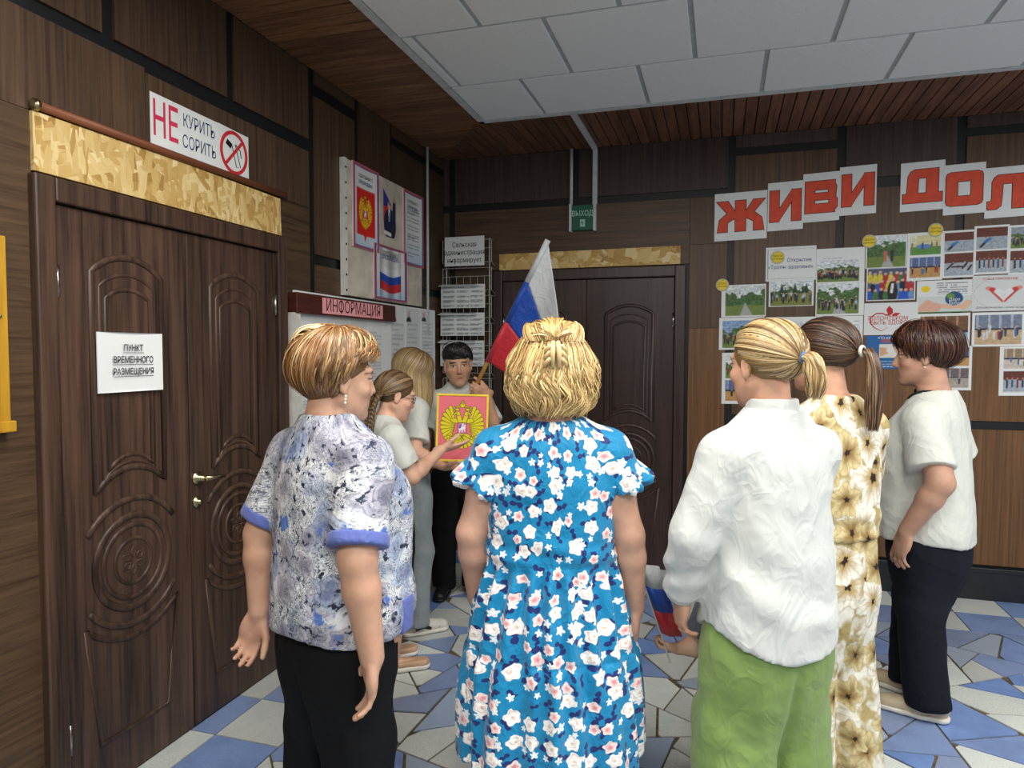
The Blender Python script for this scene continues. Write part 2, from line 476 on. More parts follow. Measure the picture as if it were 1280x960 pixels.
panels(wb, FB_, [
    (XL, -1.955, 2.585, CEIL, g), (-1.91, -1.03, 2.585, CEIL, g), (-.98, .02, 2.585, CEIL, g),
    (XL, -1.955, 0, 2.535, x_), (-1.91, -.22, 2.10, 2.535, x_), (-.22, .02, 2.225, 2.535, mid), (-1.91, -1.62, 0, 2.10, x_),
    (-.22, .02, 1.665, 2.225, mid), (-.22, .02, .0, 1.665, w_),
    (.065, .675, 2.84, CEIL, g), (.065, .675, 1.09, 2.79, mid), (.065, .675, .21, 1.04, w_),
    (.725, 1.335, 2.595, CEIL, g), (.725, 1.335, 1.70, 2.53, mid), (.725, 1.335, 1.09, 1.70, w_), (.725, 1.335, .21, 1.04, w_),
    (1.385, 2.6, 2.85, CEIL, g), (1.385, 2.6, 1.70, 2.80, mid), (1.385, 2.6, 1.09, 1.70, w_), (1.42, 2.6, .21, 1.04, w_),
    (2.65, 4.3, 1.09, CEIL, mid), (2.65, 4.3, .21, 1.04, w_)])
bb = MB().box(.02, 4.3, YB-.03, YB+.012, 0, .185).box(.02, 4.3, YB-.036, YB+.012, .17, .2).obj('baseboard_back', 'baseboard_black', bevel=.004); tag(bb, kind='structure')

# ------------------------------------------------------------------ ceiling
def build_ceiling():
    ce = boxo('ceiling', XL-.05, 4.3, -2.2, YB+.05, CEIL+.02, CEIL+.08, 'backing'); tag(ce, kind='structure')
    L = ce.location
    px0, py1 = -1.43, 4.04           # left and far edge of the suspended white field
    R = random.Random(3)
    # left band: boards run across (along x), back band: boards run towards the back wall (along y), mitred in the corner
    y = 1.7
    sl = None
    while y < YB-.005:
        w = .078; y1 = min(y+w-.006, YB)
        lim = lambda yy: px0+.02 if yy <= py1 else px0+.02-(yy-py1)*(px0+.02-XL)/(YB-py1)
        xa, xb = lim(y), lim(y1)
        if xb-XL > .02:
            if xa == xb and sl:
                o = sl.copy(); COL.objects.link(o)
            else:
                o = MB().prism([(XL-L.x, -.036), (xa-L.x, -.036), (xb-L.x, .036), (XL-L.x, .036)], .02, lambda u, v, q: (u, v, q)).obj('ceiling_board', 'slat_x', ce, bevel=.002)
                if xa == xb: sl = o
            o.location = (0, y+.039-L.y, CEIL-L.z+R.uniform(0, .002))
        y += w
    x = XL; sb = None
    while x < 4.2:
        w = .066; x1 = x+w-.006
        lim = lambda xx: py1-.02 if xx >= px0 else py1-.02+(px0-xx)*(YB-py1)/(px0-XL)
        ya, yb = lim(x), lim(x1)
        if YB-yb > .02:
            if ya == yb and sb:
                o = sb.copy(); COL.objects.link(o)
            else:
                o = MB().prism([(-.03, ya-L.y), (.03, yb-L.y), (.03, YB-L.y), (-.03, YB-L.y)], .02).obj('ceiling_board', 'slat_y', ce, bevel=.002)
                if ya == yb: sb = o
            o.location = (x+.03-L.x, 0, CEIL-L.z+R.uniform(0, .002))
        x += w
    # suspended tiles: rows across, staggered
    zt = CEIL-.016
    rows = [(py1-.565, py1-.02, -.31)] + [(py1-.565-.6*i, py1-.565-.6*(i-1), 0.0 if i % 2 else -.31) for i in range(1, 11)]
    cells = []
    for i, (y0, y1, off) in enumerate(rows):
        xs = [px0+.02]
        x = -.73-.61*1+off*1.0
        if i == 0: x = -1.02
        elif i % 2: x = -1.345
        else: x = -1.02
        while x < 4.2:
            if x > px0+.05: xs.append(x)
            x += .6
        for a, b in zip(xs[:-1], xs[1:]): cells.append((a, b, y0, y1))
    for a, b, y0, y1 in cells:
        led = None
        for lx, ly in LED_SPOTS:
            if a <= lx < b and y0 <= ly < y1: led = (lx, ly)
        if led: LED_CELLS.append((a, b, y0, y1)); continue
        mb = MB().box(a+.011, b-.011, y0+.011, y1-.011, 0, .012)
        c = Vector(((a+b)/2, (y0+y1)/2, 0)); o = mb.obj('ceiling_tile', 'ceiling_tile', ce, bevel=.003)
        o.data.transform(Matrix.Translation(-c)); o.location = c+Vector((0, 0, zt))-L
    # grid bars
    mb = MB().box(px0, 4.2, -2.2, py1, zt+.008, zt+.016)
    mb.obj('grid_backing', 'grid_bar', ce).location = -L
    t = MB().box(px0-.012, px0+.022, -2.2, py1+.012, zt-.004, zt+.03).obj('edge_trim', 'trim_white', ce); t.location = -L
    t = MB().box(px0-.012, 4.2, py1-.022, py1+.012, zt-.004, zt+.03).obj('edge_trim', 'trim_white', ce); t.location = -L
LED_CELLS = []
build_ceiling()
def build_leds():
    k = NT('led_diffuser', .5); k.b.inputs['Emission Color'].default_value = (1, .97, .9, 1); k.b.inputs['Emission Strength'].default_value = 2.2
    k.b.inputs['Base Color'].default_value = (.9, .9, .9, 1); M['led_diffuser'] = k.m
    names = ['square ceiling light panel near the middle of the room']
    for i, (a, b, y0, y1) in enumerate(LED_CELLS):
        cx, cy = (a+b)/2, (y0+y1)/2
        e = empty('ceiling_light', (cx, cy, CEIL-.03))
        row = 'front' if cy > 2 else ('middle' if cy > .5 else 'rear'); tag(e, 'white square ceiling light panel, %s row, %s' % (row, ('nearest the left wall', 'second from the left wall', 'third from the left wall', 'farthest from the left wall')[min(3, max(0, int((cx+1.4)/1.2)))]), 'ceiling light', 'ceiling light panels')
        mb = MB()
        for q in ((-.29, .29, -.29, -.27), (-.29, .29, .27, .29), (-.29, -.27, -.27, .27), (.27, .29, -.27, .27)): mb.box(*q, 0, .02)
        mb.obj('frame', 'trim_white', e)
        MB().box(-.27, .27, -.27, .27, .008, .018).obj('diffuser', 'led_diffuser', e)
        ld = bpy.data.lights.new('light_glow', 'AREA'); ld.size = .52; ld.energy = LED_POWER; ld.color = (1, .96, .88)
        lo = bpy.data.objects.new('light_glow', ld); COL.objects.link(lo); lo.parent = e; lo.location = (0, 0, -.005)
build_leds()
# ------------------------------------------------------------------ double doors with pressed mouldings
def arc(cx, cy, r, a0, a1, n=14):
    return [(cx+r*math.cos(math.radians(a0+(a1-a0)*i/n)), cy+r*math.sin(math.radians(a0+(a1-a0)*i/n))) for i in range(n+1)]
def arch_panel(x0, x1, z0, zs, zt, sag=0.0):
    """outline with a segmental arch on top and, if sag, a hollow bottom"""
    c = (x0+x1)/2; hw = (x1-x0)/2; hgt = zt-zs
    R_ = (hw*hw+hgt*hgt)/(2*hgt); a = math.degrees(math.asin(min(1, hw/R_)))
    top = arc(c, zt-R_, R_, 90-a, 90+a, 14)
    if sag > 0:
        Rb = (hw*hw+sag*sag)/(2*sag); ab = math.degrees(math.asin(min(1, hw/Rb)))
        bot = arc(c, z0-Rb+sag, Rb, 90+ab, 90-ab, 14)
    else: bot = [(x0, z0), (x1, z0)]
    return bot + top
def moulding(name, loop, frame, w, mat, parent, r=.011, closed=True, k=.62):
    nrm = Vector(frame(0, 0, 1))-Vector(frame(0, 0, 0))
    return MB().tube([frame(u, v, w) for u, v in loop], r, 8, closed, flat=(nrm, k)).obj(name, mat, parent, smooth=True)
def double_door(name, frame, u0, us, u1, zt, wood_, org, handle_side, leafw):
    """u0,u1: outer leaf edges, us: meeting line"""
    e = empty(name, org); tag(e, kind='structure')
    fr = lambda u, v, w: tuple(Vector(frame(u, v, w))-Vector(org))
    fw = .068
    mb = MB()
    for a, b, c, d in ((u0-fw, u0, 0, zt+.075), (u1, u1+fw, 0, zt+.075), (u0, u1, zt, zt+.075)):
        mb.prism([(a, c), (b, c), (b, d), (a, d)], .05, lambda u, v, w: fr(u, v, w-.02))
    mb.obj('frame', wood_, e, bevel=.006)
    for li, (a, b) in enumerate(((u0+.003, us-.002), (us+.002, u1-.003))):
        lf = MB().prism([(a, .008), (b, .008), (b, zt-.004), (a, zt-.004)], .04, lambda u, v, w: fr(u, v, w-.03)).obj('door_leaf', wood_, e, bevel=.003)
        W_ = b-a; c = (a+b)/2; hw = W_*.27; wf = .010
        zc = .76
        # upper arched panel, double line
        moulding('moulding', arch_panel(c-hw, c+hw, zc+.265, 1.765, 1.825, .07), fr, wf, wood_, lf, .012)
        moulding('moulding', arch_panel(c-hw+.032, c+hw-.032, zc+.30, 1.72, 1.765, .055), fr, wf, wood_, lf, .006)
        moulding('moulding', arch_panel(c-hw+.055, c+hw-.055, zc+.335, 1.68, 1.715, .045), fr, wf, wood_, lf, .008)
        # round ornament
        for r_, t in ((hw+.012, .013), (hw-.022, .009), (hw-.07, .007)):
            moulding('moulding', [(x, z*1.02) for x, z in arc(c, zc/1.02, r_, 0, 345, 26)], fr, wf, wood_, lf, t)
        for q in range(6):
            an = math.radians(60*q+30)
            moulding('moulding', [(c+math.cos(an)*t_+math.sin(an)*s_, zc+math.sin(an)*t_-math.cos(an)*s_) for t_, s_ in ((.012, 0), (.03, .012), (.052, 0), (.03, -.012))], fr, wf, wood_, lf, .004)
        moulding('moulding', arc(c, zc, hw+.075, 35, 145, 12), fr, wf, wood_, lf, .012, False)
        moulding('moulding', arc(c, zc, hw+.075, 215, 325, 12), fr, wf, wood_, lf, .012, False)
        # lower panel, hollow top
        lo = [(c-hw, .17), (c+hw, .17)]
        Rr = hw+.12
        lo += [(x, z) for x, z in arc(c, zc, Rr, 270+48, 270-48, 12)]
        moulding('moulding', lo, fr, wf, wood_, lf, .010)
        # hinges on the outer edge
        ue = a+.006 if li == 0 else b-.006
        for zh in (.25, 1.72):
            MB().tube([fr(ue, zh-.05, .014), fr(ue, zh+.05, .014)], .007, 8).obj('hinge', 'steel', lf, smooth=True)
    uh = us+handle_side*.035; s = handle_side
    hd = MB().lathe([(.026, .008), (.026, .018), (.012, .02), (.011, .05)], 18, lambda u, v, w: fr(uh+u, 1.0+v, w))
    hd.tube([fr(uh-s*.002, 1.0, .055), fr(uh+s*.05, .998, .058), fr(uh+s*.11, .992, .054)], [.011, .009, .007], 10)
    hd.obj('door_handle', 'brass_steel', e, smooth=True)
    MB().lathe([(.024, .008), (.024, .016), (.010, .018), (.009, .03)], 18, lambda u, v, w: fr(uh+u, .905+v, w)).obj('lock_rosette', 'brass_steel', e, smooth=True)
    return e
double_door('door_1', FL_, 1.645, 2.2, 2.76, 1.962, 'door_wood', (XL, 2.2, 0), 1, .56)
double_door('door_2', FB_, -1.535, -.92, -.312, 2.015, 'door_dark', (-.92, YB, 0), 1, .6)

# OSB strips over the doors
o = MB().prism([(1.588, 2.045), (2.805, 2.045), (2.80, 2.215), (2.2, 2.224), (1.588, 2.222)], .014, lambda u, v, w: (w, u-2.2, v-2.045)).obj('chipboard_strip', 'osb', bevel=.001)
o.location = (XL, 2.2, 2.045); tag(o, 'long yellow chipboard strip above the door on the left', 'board')
o = MB().prism([(-1.56, 2.095), (-.28, 2.098), (-.278, 2.22), (-.9, 2.216), (-1.56, 2.212)], .012, lambda u, v, w: (u+.92, -w, v-2.095)).obj('chipboard_strip', 'osb', bevel=.001)
o.location = (-.92, YB, 2.095); tag(o, 'short yellow chipboard strip above the back door', 'board')
e = empty('wooden_rod', (XL, 2.2, 2.222)); tag(e, 'brown round wooden rod resting along the chipboard edge', 'rod')
MB().tube([(.018, -.60, .018), (.018, 0, .016), (.018, .635, .016)], .014, 10).obj('shaft', 'dowel_wood', e, smooth=True)
MB().lathe([(.005, -.01), (.018, -.008), (.018, .006), (.006, .008)], 12, lambda u, v, w: (.018+u, -.605+w, .018+v)).obj('end_cap', 'brass_steel', e, smooth=True)

# ------------------------------------------------------------------ printed pictures
PAPER = np.array((228, 231, 232.))
def blank(U, V): return np.ones(U.shape+(3,))*PAPER
def text_lines(C, U, V, u0, u1, v0, v1, n, rgb=(120, 124, 130), seed=0, wt=.45):
    t = (V-v0)/(v1-v0)*n; ln = np.floor(t)
    end = u1-(u1-u0)*.35*((ln*7919+seed*13) % 5 == 0)
    m = (t >= 0) & (t < n) & ((t % 1) < wt) & (U > u0) & (U < end)
    w = vnoise(U*40, V*0+ln*3.3, 1.0, seed+3, 1)
    return paint(C, m*(w > .22)*.75, rgb)
def outdoors(seed, path=False, crowd=True, firs=False, sky=(214, 222, 226), rows=1):
    def fn(U, V):
        n1 = vnoise(U, V, 6, seed); n2 = vnoise(U, V, 22, seed+1)
        C = np.ones(U.shape+(3,))*np.array(sky, float)
        tree = (V < .72+.25*(n1-.5)*2-.25*np.abs(U-.5)*(-1 if path else 1)*.8)
        C = paint(C, tree*1.0, (70, 96, 58)); C = C*(.7+.6*n2[..., None]*np.where(tree, 1, .5)[..., None]+.15)
        gr = V < .34+.06*(n1-.5)
        C = paint(C, gr*1.0, (118, 138, 74)); C = C*(.88+.22*n2[..., None])
        if firs:
            for k in range(7):
                cx = .28+.1*k+.02*math.sin(k*5); hh = .78+.16*math.sin(k*2.3+1)
                C = paint(C, inside(np.abs(U-cx)-.05*(hh-V)/.35, .02)*(V > .5)*(V < hh), (52, 70, 58))
            C = paint(C, (V < .3+.22*U)*1.0, (132, 134, 76)); C = C*(.92+.14*n2[..., None])
        if path: C = paint(C, inside(np.abs(U-.5-.1*(.4-V))-.36*(.45-V), .02)*(V < .45), (172, 174, 172))
        if crowd:
            r = random.Random(seed)
            for k in range(26*rows):
                cx = r.uniform(.04, .96); by = r.uniform(.1, .24); hh = r.uniform(.3, .42)
                c = r.choice([(40, 42, 52), (66, 70, 84), (150, 60, 60), (190, 196, 206), (52, 52, 58), (150, 132, 60), (96, 104, 120)])
                C = paint(C, inside(cap2(U, V, (cx, by+.1), (cx, by+hh*.68), .016, .03), .02), c)
                C = paint(C, inside(cap2(U, V, (cx, by), (cx, by+.14), .013), .02), (44, 44, 54))
                C = paint(C, inside(np.hypot(U-cx, (V-by-hh*.86)*.8)-.016, .015), (206, 170, 150))
        return C
    return fn
def hall(seed, wall=(96, 110, 150), floor=(190, 146, 92), crowd=6, bright=False):
    def fn(U, V):
        n2 = vnoise(U, V, 18, seed)
        C = np.ones(U.shape+(3,))*np.array(wall, float)
        C = paint(C, (np.sin(U*26) > .82)*(V > .55)*1.0, tuple(min(255, c+50) for c in wall))
        C = paint(C, (V < .5)*1.0, floor); C = paint(C, (np.abs(V-.52) < .035)*1.0, (54, 58, 72))
        C = C*(.85+.3*n2[..., None])
        r = random.Random(seed)
        for k in range(crowd):
            cx = r.uniform(.08, .92); by = r.uniform(.12, .42)
            c = r.choice([(44, 48, 60), (80, 110, 160), (150, 60, 60), (210, 212, 216), (60, 70, 90)])
            C = paint(C, inside(cap2(U, V, (cx, by), (cx, by+.22), .02, .03), .02), c)
            C = paint(C, inside(np.hypot(U-cx, (V-by-.29)*.8)-.02, .015), (206, 170, 150))
        return C
    return fn
def children_room(U, V):
    C = np.ones(U.shape+(3,))*np.array((220, 214, 166.)); n2 = vnoise(U, V, 14, 4)
    C = paint(C, inside(np.abs(np.maximum(np.abs(U-.1)/.09, np.abs(V-.78)/.2)-.8)-.2, .1)*.8, (240, 240, 236))
    C = paint(C, (V < .42)*1.0, (96, 150, 76)); C = paint(C, inside(ell2(U, V, (.45, .42), .26, .12), .02), (104, 140, 196))
    for cx, c in ((.4, (60, 80, 150)), (.7, (120, 130, 90)), (.86, (140, 120, 90)), (.06, (150, 130, 90))):
        C = paint(C, inside(cap2(U, V, (cx, .3), (cx, .6), .03, .03), .02), c); C = paint(C, inside(np.hypot(U-cx, V-.68)-.03, .02), (200, 160, 130))
    return C*(.88+.2*n2[..., None])
def snowy(seed, red=True):
    def fn(U, V):
        n = vnoise(U, V, 10, seed); n2 = vnoise(U, V, 30, seed+1)
        C = np.ones(U.shape+(3,))*np.array((168, 178, 190.))
        C = paint(C, (V > .58+.06*(n-.5))*1.0, (110, 62, 54) if red else (92, 92, 90)); C = C*(.75+.45*n2[..., None])
        if seed % 3 == 0:
            for k in range(5): C = paint(C, inside(cap2(U, V, (.1+.18*k, .3+.1*math.sin(k)), (.3+.16*k, .45+.1*math.cos(k*2)), .035), .02), (70, 44, 46))
        elif seed % 3 == 1:
            C = paint(C, inside(cap2(U, V, (.14, .12), (.3, .34), .04, .05), .02), (50, 46, 52)); C = paint(C, inside(cap2(U, V, (.3, .36), (.44, .5), .07, .05), .02), (64, 122, 186))
        else:
            for k in range(6):
                cx = .12+.15*k; C = paint(C, inside(cap2(U, V, (cx, .2+.04*(k % 2)), (cx, .55), .028), .02), ((50, 54, 64), (60, 84, 110), (130, 60, 60))[k % 3])
                C = paint(C, inside(np.hypot(U-cx, V-.64)-.03, .02), (190, 150, 130))
        return C
    return fn
def crowd_indoor(U, V):
    C = np.ones(U.shape+(3,))*np.array((88, 92, 120.)); r = random.Random(8); n2 = vnoise(U, V, 26, 9)
    for row in range(3):
        for k in range(9):
            cx = .06+.11*k+.04*(row % 2)+r.uniform(-.02, .02); cy = .86-.27*row+r.uniform(-.03, .03)
            c = r.choice([(48, 92, 190), (216, 196, 70), (70, 120, 70), (180, 56, 56), (44, 44, 60), (110, 150, 200)])
            C = paint(C, inside(ell2(U, V, (cx, cy-.18), .06, .16), .02), c); C = paint(C, inside(np.hypot(U-cx, (V-cy)*.8)-.036, .015), (214, 176, 150))
    C = paint(C, inside(ell2(U, V, (.54, .26), .11, .34), .02), (46, 42, 44)); C = paint(C, inside(cap2(U, V, (.52, .24), (.54, .5), .03), .02), (226, 226, 226)); C = paint(C, inside(np.hypot(U-.54, (V-.66)*.8)-.055, .02), (212, 172, 146))
    return C*(.85+.3*n2[..., None])
def photo_page(pics, head=None):
    """white page with pictures: list of (u0,u1,v0,v1,fn)"""
    def fn(U, V):
        C = blank(U, V)
        for u0, u1, v0, v1, f in pics:
            m = (U > u0) & (U < u1) & (V > v0) & (V < v1)
            if f is None: continue
            P = f(np.clip((U-u0)/(u1-u0), 0, 1), np.clip((V-v0)/(v1-v0), 0, 1))
            C = np.where(m[..., None], P, C)
        if head: C = head(C, U, V)
        return C
    return fn
GOLD, INKC = (232, 205, 40), (70, 56, 24)
def eagle(C, U, V, cx, cy, s, gold=(226, 196, 40), ink=(72, 60, 20), aspect=1.0):
    """gold two-headed eagle crest; s = half width; V measured in the same unit as U times aspect"""
    X = np.abs(U-cx)/s; Y = (V-cy)*aspect/s; Xs = (U-cx)/s
    parts = []
    for k in range(9, -1, -1):                           # wing feathers: drawn from the lowest up, each overlapping the next
        a = math.radians(72-15.5*k); L_ = .60-.018*k
        bx, by = .36+.010*k, .34-.055*k
        ex, ey = bx+math.cos(a)*L_, by+math.sin(a)*L_
        parts.append(cap2(X, Y, (bx, by), (ex, ey), .05, .078))
    parts.append(cap2(X, Y, (.12, .28), (.42, .34), .10, .09))
    parts.append(cap2(X, Y, (.0, .2), (.0, -.25), .19, .17))        # breast
    parts.append(cap2(X, Y, (.1, .3), (.19, .62), .10, .085))       # neck
    parts.append(cap2(X, Y, (.19, .64), (.27, .67), .09, .07)); parts.append(cap2(X, Y, (.3, .65), (.42, .60), .045, .01))
    for q in range(4):                                    # tail
        a = math.radians(-90+20*q); parts.append(cap2(X, Y, (.03*q, -.42), (.03*q+math.cos(a)*.46, -.42+math.sin(a)*.46), .05, .07))
    parts.append(cap2(X, Y, (.14, -.28), (.42, -.46), .07, .055)); parts.append(cap2(X, Y, (.42, -.46), (.58, -.42), .05, .03)); parts.append(cap2(X, Y, (.42, -.46), (.56, -.56), .045, .02))
    parts.append(ell2(X, Y, (.24, .83), .09, .055)); parts.append(ell2(X, Y, (0, 1.02), .12, .10)); parts.append(cap2(X, Y, (0, 1.1), (0, 1.22), .025)); parts.append(cap2(X, Y, (-.05, 1.17), (.06, 1.17), .02))
    parts.append(cap2(X, Y, (.12, .97), (.34, .93), .02)); parts.append(cap2(X, Y, (.34, .93), (.42, .80), .02))
    parts.append(ell2(X, Y, (.62, -.42), .06, .06))
    for p in parts:
        C = paint(C, inside(p-.018, .02), ink); C = paint(C, inside(p, .02), gold)
    sh = np.maximum(np.abs(Xs)-.19, np.abs(Y+.02)-.24)
    C = paint(C, inside(sh-.02, .02), ink); C = paint(C, inside(sh, .02), (206, 120, 150))
    C = paint(C, inside(cap2(Xs, Y, (-.1, -.06), (.1, .0), .06), .02), (236, 236, 240)); C = paint(C, inside(cap2(Xs, Y, (-.02, .04), (.03, .16), .045), .02), (226, 228, 238)); C = paint(C, inside(cap2(Xs, Y, (.08, .02), (.14, .12), .03), .02), (236, 236, 240))
    C = paint(C, inside(cap2(Xs, Y, (-.1, .0), (-.06, .12), .04), .02), (92, 88, 170))
    for a, b in (((-.08, -.08), (-.12, -.19)), ((.02, -.08), (.0, -.19)), ((.1, -.05), (.13, -.16))): C = paint(C, inside(cap2(Xs, Y, a, b, .02), .02), (236, 236, 240))
    return C
def tricolour_border(C, U, V):
    e = np.minimum(np.minimum(U, 1-U)*1.0, np.minimum(V, 1-V)*1.5)
    C = paint(C, (e < .055)*1.0, (72, 74, 140)); C = paint(C, (e < .03)*1.0, (190, 84, 98)); return C
def bluish(U, V): return np.ones(U.shape+(3,))*(np.array((222, 222, 222.))+(np.array((168, 198, 222.))-np.array((222, 222, 222.)))*np.clip((.4-V)*2.2, 0, 1)[..., None])
def poster_crest(U, V):
    C = bluish(U, V)
    C = paint(C, inside(np.maximum(np.abs(U-.5)-.36, np.maximum(-(V-.16), V-.72)), .01), (206, 40, 36))
    C = paint(C, inside(np.maximum(np.abs(U-.5)-.04*1.4*np.clip((V-.09)/.07, 0, 1), np.maximum(.1-V, V-.17)), .01), (206, 40, 36))
    C = eagle(C, U, V, .5, .43, .26, (228, 182, 40), (150, 70, 20), 1.35)
    return tricolour_border(C, U, V)
def poster_anthem(U, V):
    C = bluish(U, V)
    for k in range(6): C = text_lines(C, U, V, .2, .8, .12+.115*k, .12+.115*k+.085, 4, (110, 112, 125), k)
    return tricolour_border(C, U, V)
def poster_flag(U, V):
    C = bluish(U, V); wv = .03*np.sin(U*9)
    m = (np.abs(U-.5) < .33)
    y = V-wv
    for lo, hi, c in ((.47, .62, (232, 234, 238)), (.32, .47, (40, 80, 180)), (.16, .32, (204, 54, 60))):
        C = paint(C, m*(y > lo)*(y < hi)*1.0, np.array(c))
    C = np.where(m[..., None], C*(.88+.14*np.cos(U*18)[..., None]), C)
    return tricolour_border(C, U, V)
def poster_portrait(U, V):
    C = np.ones(U.shape+(3,))*np.array((186, 178, 168.)); 
    m = inside(np.maximum(-(U-.12), V-(.98-.5*(U-.1))), .01)*(V > .3)*(U < .62)
    C = paint(C, m, (52, 58, 140)); C = paint(C, m*(V < .62), (190, 52, 64))
    C = paint(C, inside(ell2(U, V, (.55, .26), .40, .34), .02), (34, 42, 66)); C = paint(C, inside(cap2(U, V, (.8, .3), (.84, .76), .12, .1), .02), (38, 48, 76))
    C = paint(C, inside(cap2(U, V, (.5, .36), (.5, .54), .035, .06), .01), (226, 226, 230)); C = paint(C, inside(cap2(U, V, (.5, .36), (.5, .5), .016), .01), (50, 56, 90))
    C = paint(C, inside(ell2(U, V, (.5, .65), .10, .085), .01), (206, 168, 140)); C = paint(C, inside(ell2(U, V, (.5, .71), .09, .045), .01), (140, 122, 104))
    C = paint(C, inside(ell2(U, V, (.84, .84), .09, .09), .01), (196, 150, 130)); C = paint(C, inside(cap2(U, V, (.2, .08), (.6, .06), .04), .02), (220, 214, 210))
    return C
# ------------------------------------------------------------------ things on the left wall
def wall_thing(name, frame, u, v, label, cat, group=None):
    """Empty on the wall; returns (empty, local frame)"""
    org = Vector(frame(u, v, 0)); e = empty(name, org); tag(e, label, cat, group)
    return e, (lambda a, b, w: tuple(Vector(frame(a, b, w))-org))
def slab(fr, u0, u1, v0, v1, w0, w1): return MB().prism([(u0, v0), (u1, v0), (u1, v1), (u0, v1)], w1-w0, lambda a, b, w: fr(a, b, w+w0))
def flat_paper(fr, u0, u1, v0, v1, w, mat, name, parent, skew=0.0):
    return MB().prism([(u0, v0), (u1, v0+skew), (u1, v1+skew), (u0, v1)], .0012, lambda a, b, q: fr(a, b, q+w)).obj(name, mat, parent)
# no smoking, no littering
e, fr = wall_thing('no_smoking_sign', FL_, 2.05, 2.25, 'white paper sign with red and blue letters and a struck-out cigarette', 'sign')
flat_paper(fr, 2.045, 2.405, 2.255, 2.443, .004, 'paper', 'sheet', e, -.004)
text_on('НЕ', .178, fr, 2.118, 2.346, .0056, 'ink_red', e, stretch=.56, bold=.0015)
text_on('КУРИТЬ', .068, fr, 2.292, 2.388, .0056, 'ink_blue', e, stretch=.66)
text_on('СОРИТЬ', .068, fr, 2.292, 2.308, .0056, 'ink_blue', e, stretch=.66)
flat_paper(fr, 2.395, 2.585, 2.247, 2.44, .006, 'paper', 'sheet', e, -.006)
ring = [(2.49+.078*math.cos(t*math.tau/36), 2.342+.083*math.sin(t*math.tau/36)) for t in range(36)]
k = plain('ban_red', (200, 44, 48), .6)
sg = MB().tube([fr(a, b, .0085) for a, b in ring], .0085, 6, True, flat=((1, 0, 0), .2)).tube([fr(2.49-.055, 2.342-.058, .009), fr(2.49+.055, 2.342+.058, .009)], .0075, 6, flat=((1, 0, 0), .2)).obj('prohibition_ring', 'ban_red', e)
MB().tube([fr(2.445, 2.38, .0078), fr(2.475, 2.366, .0078)], .012, 8, flat=((1, 0, 0), .1)).tube([fr(2.478, 2.37, .0078), fr(2.505, 2.285, .0078), fr(2.53, 2.29, .0078), fr(2.50, 2.375, .0078)], .002, 5, True).tube([fr(2.50, 2.38, .0078), fr(2.53, 2.36, .0078), fr(2.535, 2.33, .0078)], .002, 5).obj('cigarette_drawing', 'ink', e)
# paper on the door
e, fr = wall_thing('door_notice', FL_, 1.918, 1.36, 'white paper notice with three underlined words taped to the left door', 'notice')
U_ = lambda a, b: .012*(a-.5)**2*2
sheet('sheet', fr, 1.783, 2.053, 1.361, 1.566, .020, 8, 3, lambda U, V: blank(U, V)+4, parent=e, curl=lambda a, b: .006*abs(a-.35)**2*4)
for q, (t, wd) in enumerate((('ПУНКТ', .09), ('ВРЕМЕННОГО', .172), ('РАЗМЕЩЕНИЯ', .172))):
    z = 1.512-.041*q
    text_on(t, .031, fr, 1.927, z, .0275, 'ink', e, stretch=.80, bold=.0004)
    MB().add([fr(1.927-wd/2, z-.0165, .0275), fr(1.927+wd/2, z-.0165, .0275), fr(1.927+wd/2, z-.0148, .0275), fr(1.927-wd/2, z-.0148, .0275)], [(0, 1, 2, 3)]).obj('underline', 'ink', e)
# yellow wooden board at the left edge
e, fr = wall_thing('yellow_board', FL_, 1.2, 1.28, 'yellow varnished wooden board with a ledge beside the left door', 'board')
slab(fr, .75, 1.478, 1.285, 1.83, .002, .022).obj('panel', 'yellow_wood', e, bevel=.003)
slab(fr, 1.43, 1.48, 1.295, 1.83, .022, .034).obj('frame_strip', 'yellow_wood', e, bevel=.003)
slab(fr, .74, 1.488, 1.268, 1.30, .002, .045).obj('ledge', 'yellow_wood', e, bevel=.003)
MB().lathe([(.006, .034), (.006, .037), (.003, .039)], 10, lambda u, v, w: fr(1.455+u, 1.6+v, w)).obj('screw', 'brass_steel', e)
